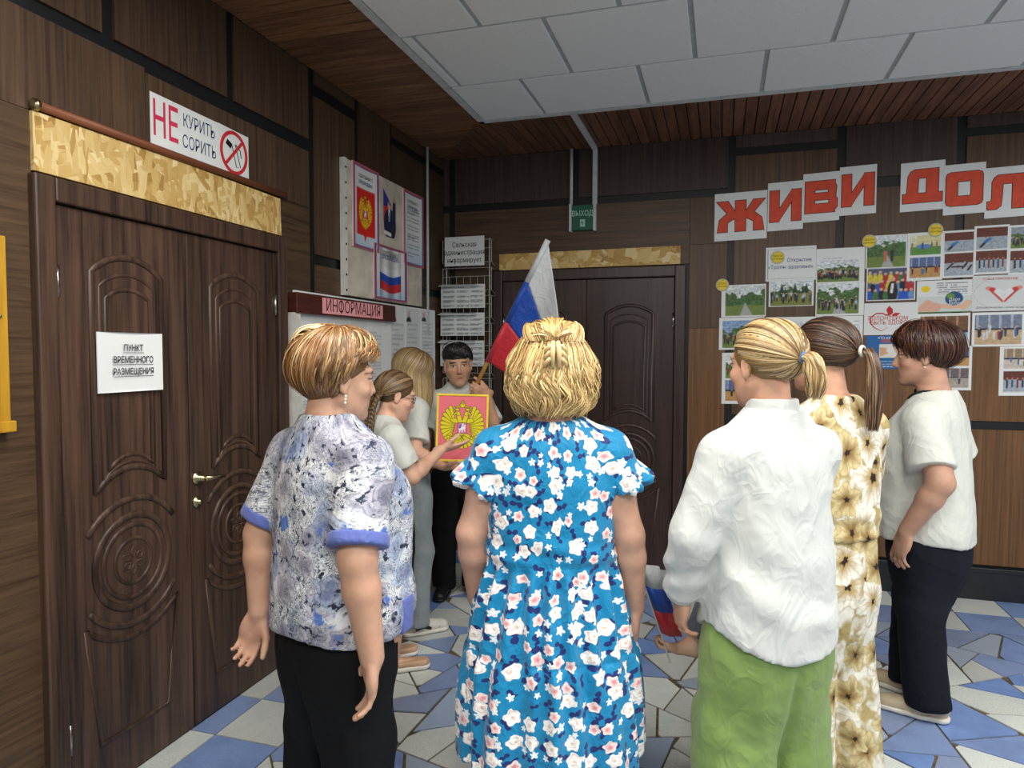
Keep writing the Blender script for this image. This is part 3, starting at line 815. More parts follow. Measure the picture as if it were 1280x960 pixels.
# board of state symbols
e, fr = wall_thing('symbol_board', FL_, 3.85, 1.81, 'tall pale board with four national symbol posters high on left wall', 'board')
b0 = slab(fr, 3.37, 4.35, 1.812, 2.553, .004, .03).obj('panel', 'marble_board', e, bevel=.002)
ed = slab(fr, 3.345, 3.372, 1.812, 2.555, .002, .032).obj('edge_strip', 'white_paint', e)
for q in range(9):
    z = 1.84+.083*q
    MB().lathe([(.007, 0), (.007, .002), (.003, .003)], 8, lambda u, v, w: fr(3.358+u, z+v, .032+w)).obj('screw', 'ink', e)
for nm, u0, u1, v0, v1, f, title in (('poster', 3.42, 3.712, 2.088, 2.556, poster_crest, ('ГОСУДАРСТВЕННЫЙ ГЕРБ', 'РОССИЙСКОЙ ФЕДЕРАЦИИ')),
        ('poster', 4.05, 4.346, 2.07, 2.545, poster_anthem, ('ГОСУДАРСТВЕННЫЙ ГИМН', 'РОССИЙСКОЙ ФЕДЕРАЦИИ')),
        ('poster', 3.654, 4.086, 1.820, 2.142, poster_flag, ('ГОСУДАРСТВЕННЫЙ ФЛАГ', 'РОССИЙСКОЙ ФЕДЕРАЦИИ')),
        ('portrait_print', 3.765, 3.965, 2.205, 2.495, poster_portrait, None)):
    p = sheet(nm, fr, u0, u1, v0, v1, .0335, 56, 72, f, parent=e, curl=(lambda a, b: .012*(4*(a-.5)**2)*(1 if True else 0)) if title else None)
    if title:
        wdt = u1-u0
        for q, t in enumerate(title):
            text_on(t, wdt*.085, fr, (u0+u1)/2, v1-(v1-v0)*(.135+.075*q), .0372, 'ink_grey' if q == 0 else 'ink_steel', p, stretch=.62, bold=.0005)
# information board
e, fr = wall_thing('information_board', FL_, 3.75, 1.0, 'pale notice board with typed pages under a dark wooden header', 'notice board')
slab(fr, 2.90, 4.60, .95, 1.80, .004, .018).obj('panel', 'paper', e)
slab(fr, 2.862, 2.905, .95, 1.69, .004, .045).obj('side_strip', 'white_paint', e)
hd = slab(fr, 2.862, 3.90, 1.688, 1.787, .004, .055).obj('header', 'board_wood', e, bevel=.003)
flat_paper(fr, 3.08, 3.73, 1.697, 1.777, .055, 'pink_paper', 'header_label', hd)
text_on('ИНФОРМАЦИЯ', .088, fr, 3.405, 1.737, .0568, 'board_wood', hd, stretch=.92)
for q, (u0, u1, v0, v1, ph) in enumerate(((2.93, 3.16, 1.33, 1.67, 0), (3.18, 3.40, 1.34, 1.675, 0), (3.42, 3.60, 1.32, 1.68, 0), (3.61, 3.79, 1.28, 1.68, 0), (3.90, 4.10, 1.30, 1.79, 1), (4.12, 4.32, 1.33, 1.79, 1), (4.36, 4.57, 1.40, 1.79, 1), (2.93, 3.20, .97, 1.31, 0), (3.22, 3.60, .97, 1.30, 0), (3.80, 4.2, .97, 1.27, 0), (4.25, 4.57, .97, 1.36, 2))):
    def pg(U, V, q=q, ph=ph):
        C = blank(U, V)-6-4*(q % 3); C = text_lines(C, U, V, .1, .9, .06, .80 if ph else .86, 20, (168, 171, 176), q)
        if ph == 1:
            C = paint(C, (U < .42)*(V > .80)*(V < .98)*1.0, (208, 206, 206)); C = paint(C, inside(ell2(U, V, (.22, .80), .18, .08), .02)*(V > .8), (44, 48, 60)); C = paint(C, inside(ell2(U, V, (.22, .92), .07, .04), .02), (200, 166, 146))
        if ph == 2: C = paint(C, inside(np.maximum(np.abs(U-.3)-.1, np.abs(V-.85)-.06), .01), (70, 110, 60)); C = paint(C, inside(ell2(U, V, (.3, .85), .06, .035), .01), (210, 110, 60))
        return C
    sheet('typed_page', fr, u0, u1, v0, v1, .0195, 30, 44, pg, parent=e)
# thin pipe in the corner
o = MB().tube([(0, 0, 0), (0, 0, 1.3)], .010, 8).obj('white_pipe', 'conduit', smooth=True); o.location = (XL+.02, 4.47, 1.62)
tag(o, 'thin white upright pipe beside the symbol board near the corner', 'pipe')

# ------------------------------------------------------------------ things on the back wall
e, fr = wall_thing('exit_sign', FB_, -.943, 2.35, 'small dark green exit sign hanging under two white conduits', 'exit sign')
slab(fr, -1.02, -.868, 2.352, 2.525, .006, .04).obj('box', 'exit_green', e, bevel=.003)
for q in (-1.038, -.868): slab(fr, q, q+.018, 2.345, 2.535, .004, .045).obj('side_rail', 'conduit', e)
text_on('ВЫХОД', .052, fr, -.943, 2.465, .0405, 'exit_text', e, stretch=.78, bold=.0006)
rm = MB()
rm.prism([(-.96, 2.375), (-.925, 2.375), (-.925, 2.425), (-.96, 2.425)], .001, lambda a, b, w: fr(a, b, .0405+w))
rm.obj('pictogram', 'exit_text', e)
MB().tube([fr(-.953, 2.412, .0425), fr(-.945, 2.40, .0425), fr(-.94, 2.385, .0425)], .003, 6).tube([fr(-.945, 2.40, .0425), fr(-.935, 2.405, .0425)], .002, 6).obj('running_figure', 'exit_green', e)
mb = MB().tube([(-1.028, YB-.02, 2.53), (-1.028, YB-.02, CEIL)], .012, 8)
c1 = mb.obj('cable_conduit', 'conduit', smooth=True); c1.data.transform(Matrix.Translation((1.028, -YB+.02, -2.53))); c1.location = (-1.028, YB-.02, 2.53)
tag(c1, 'straight white conduit on the left above the exit sign', 'conduit')
mb = slab(lambda a, b, w: (a, -w, b), -.016, .016, 0, CEIL-2.53, 0, .022).box(-.016, .016, -.80, 0, CEIL-2.53-.025, CEIL-2.53)
mb2 = mb.obj('cable_conduit', 'conduit', bevel=.002); mb2.location = (-.862, YB, 2.53)
tag(mb2, 'white flat conduit on the right of the exit sign running over the ceiling', 'conduit')
# wire rack with newspapers
e, fr = wall_thing('leaflet_rack', FB_, -1.79, 1.05, 'white wire leaflet rack with folded newspapers in the corner', 'rack')
xa, xb = -1.965, -1.63
wr = MB()
for x in (xa, xb): wr.tube([fr(x, .9, .03), fr(x, 2.33, .03)], .004, 6)
fr_w = wr.obj('upright_frame', 'wire', e)
for q in range(7):
    z = 2.13-.2*q
    p = MB(); y1 = .10
    for x in (xa, xb+.04): p.tube([fr(x, z+.18, .03), fr(x, z+.18, y1), fr(x, z+.02, y1), fr(x, z, .03)], .003, 5)
    for zz in (z+.02, z+.18): p.tube([fr(xa, zz, y1), fr(xb+.04, zz, y1)], .003, 5)
    n = 7
    for i in range(1, n): 
        x = xa+(xb+.04-xa)*i/n; p.tube([fr(x, z+.12, y1), fr(x, z+.02, y1), fr(x, z, .03)], .0022, 4)
    p.tube([fr(xa, z+.12, y1), fr(xb+.04, z+.12, y1)], .0025, 5)
    p.obj('wire_pocket', 'wire', e)
def news(seed):
    def f(U, V):
        C = blank(U, V)-12
        for k in range(3): C = text_lines(C, U, V, .06+.31*k, .33+.31*k, .05, .9, 24, (130, 134, 140), seed+k)
        return paint(C, (V > .92)*(U > .1)*(U < .8)*.5, (90, 96, 110))
    return f
p = sheet('rack_sign', fr, xa+.02, xb-.01, 2.125, 2.335, .112, 4, 4, lambda U, V: blank(U, V)-8, parent=e)
for q, t in enumerate(('Сельская', 'администрация', 'информирует')):
    text_on(t, .05, fr, (xa+xb)/2+.005, 2.275-.055*q, .1135, 'ink', p, stretch=.82)
for q, (z0, z1, w, lab) in enumerate(((1.82, 1.99, .125, 'uppermost folded newspaper in the wire rack'), (1.62, 1.785, .135, 'middle folded newspaper in the wire rack'), (1.40, 1.585, .14, 'lowest folded newspaper behind the boy in the wire rack'))):
    n_, f2 = wall_thing('newspaper', FB_, -1.8, z0, lab, 'newspaper', 'newspapers in the wire rack')
    sheet('front_page', f2, xa-.005, xb+.0, z0, z1, w, 34, 34, news(q*5), parent=n_, curl=lambda a, b: .01*math.sin(a*3.1))
    MB().add([f2(xa-.003, z1+.004, w-.02), f2(xb-.02-.03*q, z1-.004, w-.02), f2(xb-.05, z1-.02, w+.05), f2(xa-.003, z1-.016, w+.06), f2(xa-.003, z1+.006, w-.02), f2(xb-.02-.03*q, z1-.002, w-.02), f2(xb-.05, z1-.018, w+.05), f2(xa-.003, z1-.014, w+.06)],
             [(0, 1, 2, 3), (4, 5, 6, 7), (0, 1, 5, 4), (1, 2, 6, 5), (2, 3, 7, 6), (3, 0, 4, 7)]).obj('fold', 'paper', n_)
# red letters on paper
def rc(a, b, c, d): return [(a, c), (b, c), (b, d), (a, d)]
GLYPH = {'Ж': [rc(.39, .61, 0, 1), [(0, 1), (.31, .44), (.42, .56), (.24, 1)], [(1, 1), (.76, 1), (.58, .56), (.69, .44)], [(.02, 0), (.23, 0), (.23, .30), (.40, .44), (.40, .60), (.20, .58), (.06, .40)], [(.98, 0), (.94, .40), (.80, .58), (.60, .60), (.60, .44), (.77, .30), (.77, 0)]],
         'И': [rc(0, .30, 0, 1), rc(.70, 1, 0, 1), [(.30, 0), (.70, .62), (.70, 1), (.30, .40)]],
         'В': [rc(0, .30, 0, 1), rc(.30, .92, .72, 1), rc(.30, .95, .40, .62), rc(.30, .92, 0, .28), [(.72, .62), (.95, .55), (.97, .80), (.92, .90), (.72, .9)], [(.74, .14), (.92, .06), (1, .16), (1, .40), (.92, .5), (.74, .48)]],
         'Д': [rc(0, 1, 0, .28), rc(.60, .90, .28, 1), [(.28, .74), (.62, .74), (.62, 1), (.30, 1), (.20, .94)], [(.10, .28), (.38, .28), (.40, .76), (.20, .95), (.13, .80)]],
         'О': [rc(0, .32, .14, .86), rc(.68, 1, .14, .86), rc(.14, .86, .72, 1), rc(.14, .86, 0, .28), [(0, .86), (.32, .72), (.32, 1), (.14, 1), (.03, .96)], [(1, .86), (.97, .96), (.86, 1), (.68, 1), (.68, .72)], [(0, .14), (.03, .04), (.14, 0), (.32, 0), (.32, .28)], [(1, .14), (.68, .28), (.68, 0), (.86, 0), (.97, .04)]],
         'Л': [rc(.68, 1, 0, 1), [(.24, .74), (.70, .74), (.70, 1), (.28, 1), (.18, .93)], [(.12, .24), (.40, .30), (.42, .78), (.18, .93), (.12, .80)], [(0, 0), (.26, 0), (.38, .10), (.40, .32), (.12, .32), (.10, .24), (0, .24)]]}
def grow_poly(p, g):
    if g == 0: return p
    if area(p) < 0: p = p[::-1]
    n = len(p); out = []
    for i in range(n):
        a, b, c = Vector(p[i-1]), Vector(p[i]), Vector(p[(i+1) % n])
        d1, d2 = (b-a).normalized(), (c-b).normalized(); n1, n2 = Vector((d1.y, -d1.x)), Vector((d2.y, -d2.x)); m = (n1+n2)
        k = g/max(.35, (1+n1.dot(n2))/1.0)
        out.append(tuple(b+m*k))
    return out
LT = [('Ж', -.062, .265, 2.238, 2.552, 'wide white sheet with the red letter Ж'), ('И', .268, .482, 2.288, 2.60, 'white sheet with red letter И right after the Ж'),
      ('В', .479, .694, 2.333, 2.643, 'white sheet with the slotted red letter В between the two И'), ('И', .692, .902, 2.364, 2.67, 'white sheet with red letter И before the gap'),
      ('Д', 1.035, 1.275, 2.368, 2.668, 'white sheet with red letter Д, first one after the gap'), ('О', 1.268, 1.488, 2.335, 2.638, 'white sheet with the ring-shaped red letter О'), ('Л', 1.487, 1.70, 2.304, 2.605, 'white sheet with the red letter Л at right edge'),
      ('Г', 1.70, 1.91, 2.28, 2.58, 'white sheet with the red letter Г beyond the Л'), ('О', 1.91, 2.12, 2.25, 2.55, 'white sheet with the last red letter О')][:7]
for i, (ch, u0, u1, v0, v1, lab) in enumerate(LT):
    e, fr = wall_thing('letter_sheet', FB_, (u0+u1)/2, v0, lab, 'letter sheet', 'letter sheets of the slogan')
    w = .003+.0016*(i % 2)
    flat_paper(fr, u0, u1, v0, v1-.004, w, 'paper', 'sheet', e, .008)
    for nm, mat, grow, dw in (('letter_outline', 'ink', .0035, .0012), ('letter', 'letter_red', .0, .0022)):
        W_, H_ = u1-u0-.026, .200; mb = MB()
        for j, q in enumerate(GLYPH[ch]):
            pl = grow_poly([((x-.5)*W_, (y-.5)*H_) for x, y in q], grow)
            mb.prism(pl, .0006, lambda a, b, t, j=j: fr((u0+u1)/2+a, (v0+v1)/2+.004+b+a*.035, w+dw+t+j*.00002))
        mb.obj(nm, mat, e)
# photo sheets
def wall_sheet(name, u0, u1, v0, v1, fn, label, cat='photo sheet', lay=0, nu=72, nv=60, texts=(), group='photo sheets on the back wall', skew=.004):
    e, fr = wall_thing(name, FB_, (u0+u1)/2, v0, label, cat, group)
    p = sheet('sheet', fr, u0, u1, v0, v1, .003+.0016*lay, nu, nv, fn, parent=e, skew=skew)
    for t, sz, u, v, mat, st in texts: text_on(t, sz, fr, u, v, .0042+.0016*lay, mat, e, stretch=st)
    return e, fr
def dotted(C, U, V):
    e = np.minimum(np.minimum(U, 1-U), np.minimum(V, 1-V)*.6); return paint(C, (np.abs(e-.04) < .008)*((U*60 % 2) < 1)*.7, (100, 104, 110))
wall_sheet('photo_sheet', -.01, .268, 1.735, 1.947, photo_page([(.09, .98, .04, .97, outdoors(3, path=True, crowd=False))]), 'landscape photo of a tree-lined dirt lane, left end of the wall display')
wall_sheet('title_sheet', .263, .565, 1.965, 2.183, photo_page([], dotted), 'title page with a yellow badge and blue text about a health trail', 'title sheet', 1,
           texts=(('Открытие', .033, .465, 2.098, 'ink_steel', .95), ('«Тропы здоровья»', .033, .413, 2.055, 'ink_steel', .92)))
wall_sheet('photo_sheet', .285, .555, 1.80, 1.968, photo_page([(.03, .97, .03, .97, outdoors(11, crowd=True, firs=True))]), 'photo of a long crowd before dark fir trees')
wall_sheet('photo_sheet', .566, .846, 1.945, 2.162, photo_page([(.02, .9, .03, .66, outdoors(15, rows=2))], lambda C, U, V: text_lines(C, U, V, .15, .88, .7, .76, 1, (120, 130, 170))), 'group photo under a faint blue caption beside the title page', lay=1)
wall_sheet('photo_sheet', .568, .848, 1.735, 1.945, photo_page([(.02, .9, .06, .97, outdoors(19, path=True))]), 'photo of people standing on a path before a board')
wall_sheet('photo_sheet', -.022, .26, 1.52, 1.732, photo_page([(.08, .96, .06, .9, outdoors(23, sky=(140, 170, 210)))]), 'photo with blue sky half hidden by the blonde ponytail', lay=1)
wall_sheet('photo_sheet', .27, .845, 1.53, 1.732, photo_page([(.03, .47, .04, .85, outdoors(27)), (.5, .97, .04, .85, outdoors(29, crowd=True))]), 'wide sheet of green outdoor photos behind the dark ponytail', lay=1)
wall_sheet('photo_sheet', -.0, .3, 1.16, 1.50, photo_page([(.08, .92, .5, .95, outdoors(33)), (.08, .92, .06, .46, hall(34))]), 'upright photo sheet hidden behind the woman in white shirt')
wall_sheet('photo_sheet', .85, 1.082, 2.028, 2.231, photo_page([(.04, .97, .02, .97, outdoors(37, path=True, rows=0))], lambda C, U, V: paint(paint(C, inside(cap2(U, V, (.48, .22), (.48, .48), .03, .045), .02), (196, 110, 100)), inside(cap2(U, V, (.64, .22), (.64, .48), .03, .045), .02), (60, 60, 70))), 'photo of two walkers on a garden path between trees')
wall_sheet('photo_sheet', .86, 1.132, 1.826, 2.030, photo_page([(.02, .98, .02, .97, crowd_indoor)]), 'colourful photo of a packed hall audience')
wall_sheet('photo_sheet', 1.083, 1.276, 1.945, 2.237, photo_page([(.08, .94, .54, .94, children_room), (.08, .94, .06, .49, hall(41))]), 'sheet with a playroom photo above a sports hall photo', lay=1)
wall_sheet('photo_sheet', 1.277, 1.443, 1.957, 2.241, photo_page([(.04, .97, .55, .96, snowy(4)), (.05, .97, .05, .51, snowy(6))]), 'sheet of two snowy yard photos with red brick')
wall_sheet('photo_sheet', 1.439, 1.62, 1.972, 2.262, photo_page([(.07, .95, .52, .95, snowy(7)), (.07, .95, .05, .48, snowy(5))]), 'sheet with a skier in blue above a snow crowd', lay=1)
wall_sheet('photo_sheet', 1.621, 1.83, 1.965, 2.258, photo_page([(.04, .95, .53, .95, outdoors(43, sky=(150, 160, 170))), (.04, .95, .05, .48, snowy(8))]), 'photo sheet cut off by the right picture edge, top row')
e, fr = wall_sheet('volunteer_poster', .85, 1.15, 1.613, 1.812, lambda U, V: blank(U, V)-4, 'white poster with a red heart outline and leaf sprig', 'poster', 1, 6, 6,
           texts=(('ВОЛОНТЁРОМ', .034, .985, 1.717, 'ink_heart', .92), ('БЫТЬ ЗДОРОВО!', .034, 1.018, 1.69, 'ink_heart', .92)))
hp = [(.975, 1.738), (.955, 1.748), (.92, 1.748), (.888, 1.725), (.885, 1.69), (.91, 1.66), (.95, 1.638), (.985, 1.66)]
MB().tube([fr(a, b, .006) for a, b in hp], [.003, .004, .004, .004, .004, .003, .002, .001], 6, flat=((0, -1, 0), .3)).obj('heart_outline', 'ink_heart', e)
for pl in ([(.985, 1.742), (.975, 1.77), (.99, 1.795), (1.01, 1.775), (1.012, 1.75), (1.0, 1.738)], [(1.005, 1.738), (1.025, 1.752), (1.055, 1.748), (1.035, 1.733), (1.015, 1.73)], [(.96, 1.742), (.985, 1.742), (1.0, 1.735), (.975, 1.733)]):
    MB().prism(pl, .001, lambda a, b, w: fr(a, b, .0058+w)).obj('leaf', 'ink_heart', e)
def blue_poster(U, V):
    C = np.ones(U.shape+(3,))*np.array((44, 104, 166.))
    C = paint(C, (V > .78)*(V < .9)*(U > .3)*1.0, (150, 96, 120)); C = paint(C, (V > .34)*(V < .75)*(U > .26)*1.0, (226, 222, 214))
    for k in range(5): C = paint(C, inside(cap2(U, V, (.3, .42+.05*k), (.62+.03*k, .62-.03*k), .03, .04), .02)*(U > .26), (214, 168, 130))
    C = paint(C, inside(ell2(U, V, (.5, .56), .10, .09), .02), (230, 226, 224)); return text_lines(C, U, V, .15, .9, .06, .28, 3, (206, 220, 236), 2, .4)
wall_sheet('volunteer_poster', .866, 1.152, 1.40, 1.608, blue_poster, 'blue poster with joined hands behind the short-haired woman', 'poster', 0, 60, 50, texts=(('КТО ЖЕ ТАКИЕ', .019, 1.00, 1.594, 'ink_white', .95),))
def dobro(U, V):
    C = blank(U, V)-4; C = text_lines(C, U, V, .36, .92, .56, .96, 6, (120, 124, 132), 3, .35)
    C = paint(C, inside(ell2(U, V, (.16, .74), .08, .1), .01), (236, 206, 30)); C = paint(C, (V < .5)*1.0, (206, 214, 214))
    for k in range(6): C = paint(C, inside(cap2(U, V, (.02+.07*k, .08), (.2+.05*k, .36-.03*k), .05, .035), .02), (222, 176-8*(k % 2), 150))
    C = paint(C, inside(ell2(U, V, (.68, .42), .16, .22), .01), (40, 82, 132)); C = paint(C, inside(ell2(U, V, (.62, .50), .07, .09), .03), (110, 150, 70))
    for a, b in (((.5, .2), (.64, .16)), ((.86, .2), (.72, .16)), ((.93, .3), (.86, .12))): C = paint(C, inside(cap2(U, V, a, b, .07, .06), .02), (226, 186, 160))
    return paint(C, (V < .03)*1.0, (96, 150, 80))
wall_sheet('volunteer_poster', 1.141, 1.438, 1.748, 1.943, dobro, 'poster of hands cradling a globe beside a yellow sun', 'poster', 0, 80, 60, texts=(('Дари', .026, 1.345, 1.828, 'ink_white', .9), ('Добро', .026, 1.35, 1.806, 'ink_white', .9)))
def hearthands(U, V):
    C = blank(U, V)-14; d = np.abs(np.hypot((U-.53)/.5, (V-.5)/.42)-1); C = paint(C, inside(d-.01, .02)*.6, (160, 160, 170))
    X = np.abs(U-.55)
    C = paint(C, inside(cap2(X, V, (.27, .64), (.19, .6), .05, .06), .02), (222, 140, 130)); C = paint(C, inside(cap2(X, V, (.2, .6), (.02, .26), .055, .015), .02), (200, 66, 62))
    C = paint(C, inside(cap2(X, V, (.1, .58), (0.0, .5), .05, .03), .02), (228, 228, 232)); C = paint(C, inside(cap2(X, V, (.12, .54), (.01, .32), .05, .01), .02), (226, 228, 232))
    return C
wall_sheet('heart_poster', 1.437, 1.735, 1.752, 1.966, hearthands, 'pale poster with two red hands forming a heart', 'poster', 1, 80, 60, texts=(('НОВОЕ ПОКОЛЕНИЕ', .018, 1.58, 1.945, 'ink_heart', 1.0), ('Добровольчество - стиль жизни', .016, 1.585, 1.775, 'ink_grey', 1.0)))
wall_sheet('photo_sheet', 1.148, 1.432, 1.52, 1.742, photo_page([(.06, .96, .04, .92, hall(51, (120, 84, 62), (150, 190, 214), 3))]), 'photo of a brown hall above the short-haired woman', lay=0)
wall_sheet('photo_sheet', 1.442, 1.73, 1.54, 1.745, photo_page([(.05, .9, .06, .92, hall(57, (120, 130, 150), (196, 170, 136), 14))]), 'photo of a crowded swimming pool hall with white windows', lay=1)
wall_sheet('photo_sheet', 1.20, 1.448, 1.272, 1.542, photo_page([(.05, .94, .55, .95, hall(61)), (.05, .94, .06, .5, hall(63, (110, 100, 100), (170, 160, 150)))]), 'upright photo sheet just behind the short dark hair', lay=1)
wall_sheet('photo_sheet', 1.592, 1.80, 1.246, 1.54, photo_page([(.1, .95, .55, .95, hall(65, (150, 130, 110), (200, 190, 180), 8)), (.1, .95, .08, .5, snowy(11))]), 'lowest photo sheet at the right picture edge')
plain('badge_rim', (180, 176, 150), .5); plain('badge_yellow', (232, 204, 44), .5)
for u, v_, lab in ((-.006, 1.95, 'round yellow badge at the lane photo corner'), (.335, 2.118, 'round yellow badge on the title page'), (.868, 2.198, 'round yellow badge at the garden path photo'), (1.232, 2.25, 'round yellow badge at the playroom photo')):
    e, fr = wall_thing('round_badge', FB_, u, v_, lab, 'badge', 'round yellow badges')
    for nm, r_, w0, m in (('rim', .042, .007, 'badge_rim'), ('face', .034, .0085, 'badge_yellow')):
        MB().lathe([(r_, 0), (r_, .0015)], 24, lambda a, b, w: fr(u+a, v_+b, w0+w)).obj(nm, m, e)
    text_on('ТРОПА', .017, fr, u, v_+.008, .0105, 'ink', e); text_on('ЗДОРОВЬЯ', .014, fr, u, v_-.01, .0105, 'ink', e, stretch=.85)
# ------------------------------------------------------------------ implicit surfaces on rectilinear grids
def axis(lo, hi, h, fine=()):
    out = [lo]
    while out[-1] < hi:
        x = out[-1]; st = h
        for a, b, hf in fine:
            if a-h < x < b: st = min(st, hf)
        out.append(x+st)
    return np.array(out, np.float32)
def smooth_interp(z, zs, vs):
    """monotone-ish cubic (Catmull-Rom) interpolation of a table"""
    zs = np.asarray(zs, float); vs = np.asarray(vs, float)
    z = np.clip(z, zs[0], zs[-1]); i = np.clip(np.searchsorted(zs, z)-1, 0, len(zs)-2)
    d = np.gradient(vs, zs) if len(zs) > 2 else np.full(len(zs), (vs[-1]-vs[0])/(zs[-1]-zs[0]))
    hh = zs[i+1]-zs[i]; t = (z-zs[i])/hh
    return ((2*t**3-3*t**2+1)*vs[i]+(t**3-2*t**2+t)*hh*d[i]+(-2*t**3+3*t**2)*vs[i+1]+(t**3-t**2)*hh*d[i+1])
class Field:
    def __init__(s, lo, hi, h, fx=(), fy=(), fz=()):
        s.x, s.y, s.z = axis(lo[0], hi[0], h, fx), axis(lo[1], hi[1], h, fy), axis(lo[2], hi[2], h, fz)
        s.V = np.full((len(s.x), len(s.y), len(s.z)), .3, np.float32)
    def _sub(s, lo, hi):
        r = []
        for a, l, h in zip((s.x, s.y, s.z), lo, hi):
            i, j = np.searchsorted(a, l), np.searchsorted(a, h)
            r.append(slice(max(0, i-1), min(len(a), j+1)))
        return tuple(r)
    def _pts(s, sl): return s.x[sl[0]][:, None, None], s.y[sl[1]][None, :, None], s.z[sl[2]][None, None, :]
    def _mix(s, sl, d, k, op='u'):
        a = s.V[sl]
        if op == 's': a = -a
        if k > 0:
            h = np.clip(.5+.5*(d-a)/k, 0, 1)*1.0
            r = d*(1-h)+a*h-k*h*(1-h)
        else: r = np.minimum(a, d)
        s.V[sl] = -r if op == 's' else r
    def cap(s, a, b, ra, rb=None, k=.01, op='u', sq=None):
        """tapered capsule; sq=(axis vector, factor) flattens it"""
        rb = ra if rb is None else rb
        a, b = np.array(a, float), np.array(b, float); m = max(ra, rb)+max(k, .02)
        sl = s._sub(np.minimum(a, b)-m, np.maximum(a, b)+m); X, Y, Z = s._pts(sl)
        d = b-a; L = float(d@d)+1e-12
        px, py, pz = X-a[0], Y-a[1], Z-a[2]
        t = np.clip((px*d[0]+py*d[1]+pz*d[2])/L, 0, 1)
        qx, qy, qz = px-t*d[0], py-t*d[1], pz-t*d[2]
        if sq is not None:
            n = np.array(sq[0], float); n /= np.linalg.norm(n); w = (qx*n[0]+qy*n[1]+qz*n[2])*(1/sq[1]-1)
            qx, qy, qz = qx+n[0]*w, qy+n[1]*w, qz+n[2]*w
        s._mix(sl, np.sqrt(qx*qx+qy*qy+qz*qz)-(ra+(rb-ra)*t), k, op)
    def cyl(s, a, b, ra, rb, k=.0, f0=True, f1=True, sq=None):
        """tapered tube piece with flat ends"""
        a, b = np.array(a, float), np.array(b, float); m = max(ra, rb)+max(k, .02)
        sl = s._sub(np.minimum(a, b)-m, np.maximum(a, b)+m); X, Y, Z = s._pts(sl); d = b-a; L = np.linalg.norm(d); d = d/L
        px, py, pz = X-a[0], Y-a[1], Z-a[2]; t = px*d[0]+py*d[1]+pz*d[2]; tc = np.clip(t, 0, L)
        g = np.sqrt((px-tc*d[0])**2+(py-tc*d[1])**2+(pz-tc*d[2])**2)-(ra+(rb-ra)*tc/L)
        if f0: g = np.maximum(g, -t)
        if f1: g = np.maximum(g, t-L)
        s._mix(sl, g, k)
    def chain(s, pts, rs, k=.01, sq=None):
        for i in range(len(pts)-1): s.cap(pts[i], pts[i+1], rs[i], rs[i+1], k, sq=sq)
    def ell(s, c, r, R=None, k=.01, op='u'):
        c = np.array(c, float); r = np.array(r, float); m = r.max()+max(k, .02)
        sl = s._sub(c-m, c+m); X, Y, Z = s._pts(sl); X, Y, Z = X-c[0], Y-c[1], Z-c[2]
        if R is not None: X, Y, Z = (R[0][i]*X+R[1][i]*Y+R[2][i]*Z for i in range(3))
        k0 = np.sqrt((X/r[0])**2+(Y/r[1])**2+(Z/r[2])**2); k1 = np.sqrt((X/r[0]**2)**2+(Y/r[1]**2)**2+(Z/r[2]**2)**2)
        s._mix(sl, k0*(k0-1)/np.maximum(k1, 1e-9), k, op)
    def loft(s, tab, k=.02, n=2.3, op='u', off=0.0):
        """tab rows: z, cx, cy, rx, ry"""
        T = np.array(sorted(tab), float); T[:, 3:] += off
        lo = [(T[:, 1]-T[:, 3]).min()-.05, (T[:, 2]-T[:, 4]).min()-.05, T[0, 0]-.03]
        hi = [(T[:, 1]+T[:, 3]).max()+.05, (T[:, 2]+T[:, 4]).max()+.05, T[-1, 0]+.03]
        sl = s._sub(lo, hi); X, Y, Z = s._pts(sl); z = Z.ravel()
        cx, cy, rx, ry = (smooth_interp(z, T[:, 0], T[:, i]).astype(np.float32)[None, None, :] for i in (1, 2, 3, 4))
        rx, ry = np.maximum(rx, .004), np.maximum(ry, .004)
        rho = (np.abs((X-cx)/rx)**n+np.abs((Y-cy)/ry)**n)**(1/n)
        d = (rho-1)*np.minimum(rx, ry); d = np.maximum(np.maximum(d, T[0, 0]-Z), Z-T[-1, 0])
        s._mix(sl, d, k, op)
    def cut(s, p, n, box=None):
        """remove the side the normal points to; box=(lo,hi) limits it"""
        n = np.array(n, float); n /= np.linalg.norm(n)
        sl = s._sub(*box) if box else (slice(None),)*3
        X, Y, Z = s._pts(sl); s.V[sl] = np.maximum(s.V[sl], (X-p[0])*n[0]+(Y-p[1])*n[1]+(Z-p[2])*n[2])
    def cutfn(s, fn, box=None):
        sl = s._sub(*box) if box else (slice(None),)*3
        X, Y, Z = s._pts(sl); s.V[sl] = np.maximum(s.V[sl], fn(X, Y, Z))
    def mesh(s):
        """naive surface nets -> (verts, quads)"""
        V = s.V; S_ = V < 0
        V[0], V[-1] = .3, .3; V[:, 0], V[:, -1] = .3, .3; V[:, :, 0], V[:, :, -1] = .3, .3; S_ = V < 0
        c = np.zeros(tuple(d-1 for d in V.shape), np.int8)
        for i in (0, 1):
            for j in (0, 1):
                for k in (0, 1): c += S_[i:V.shape[0]-1+i, j:V.shape[1]-1+j, k:V.shape[2]-1+k]
        act = np.argwhere((c > 0) & (c < 8)); idx = np.full(c.shape, -1, np.int32); idx[tuple(act.T)] = np.arange(len(act))
        acc = np.zeros((len(act), 3)); cnt = np.zeros(len(act))
        ax = (s.x, s.y, s.z)
        cor = [(i, j, k) for i in (0, 1) for j in (0, 1) for k in (0, 1)]
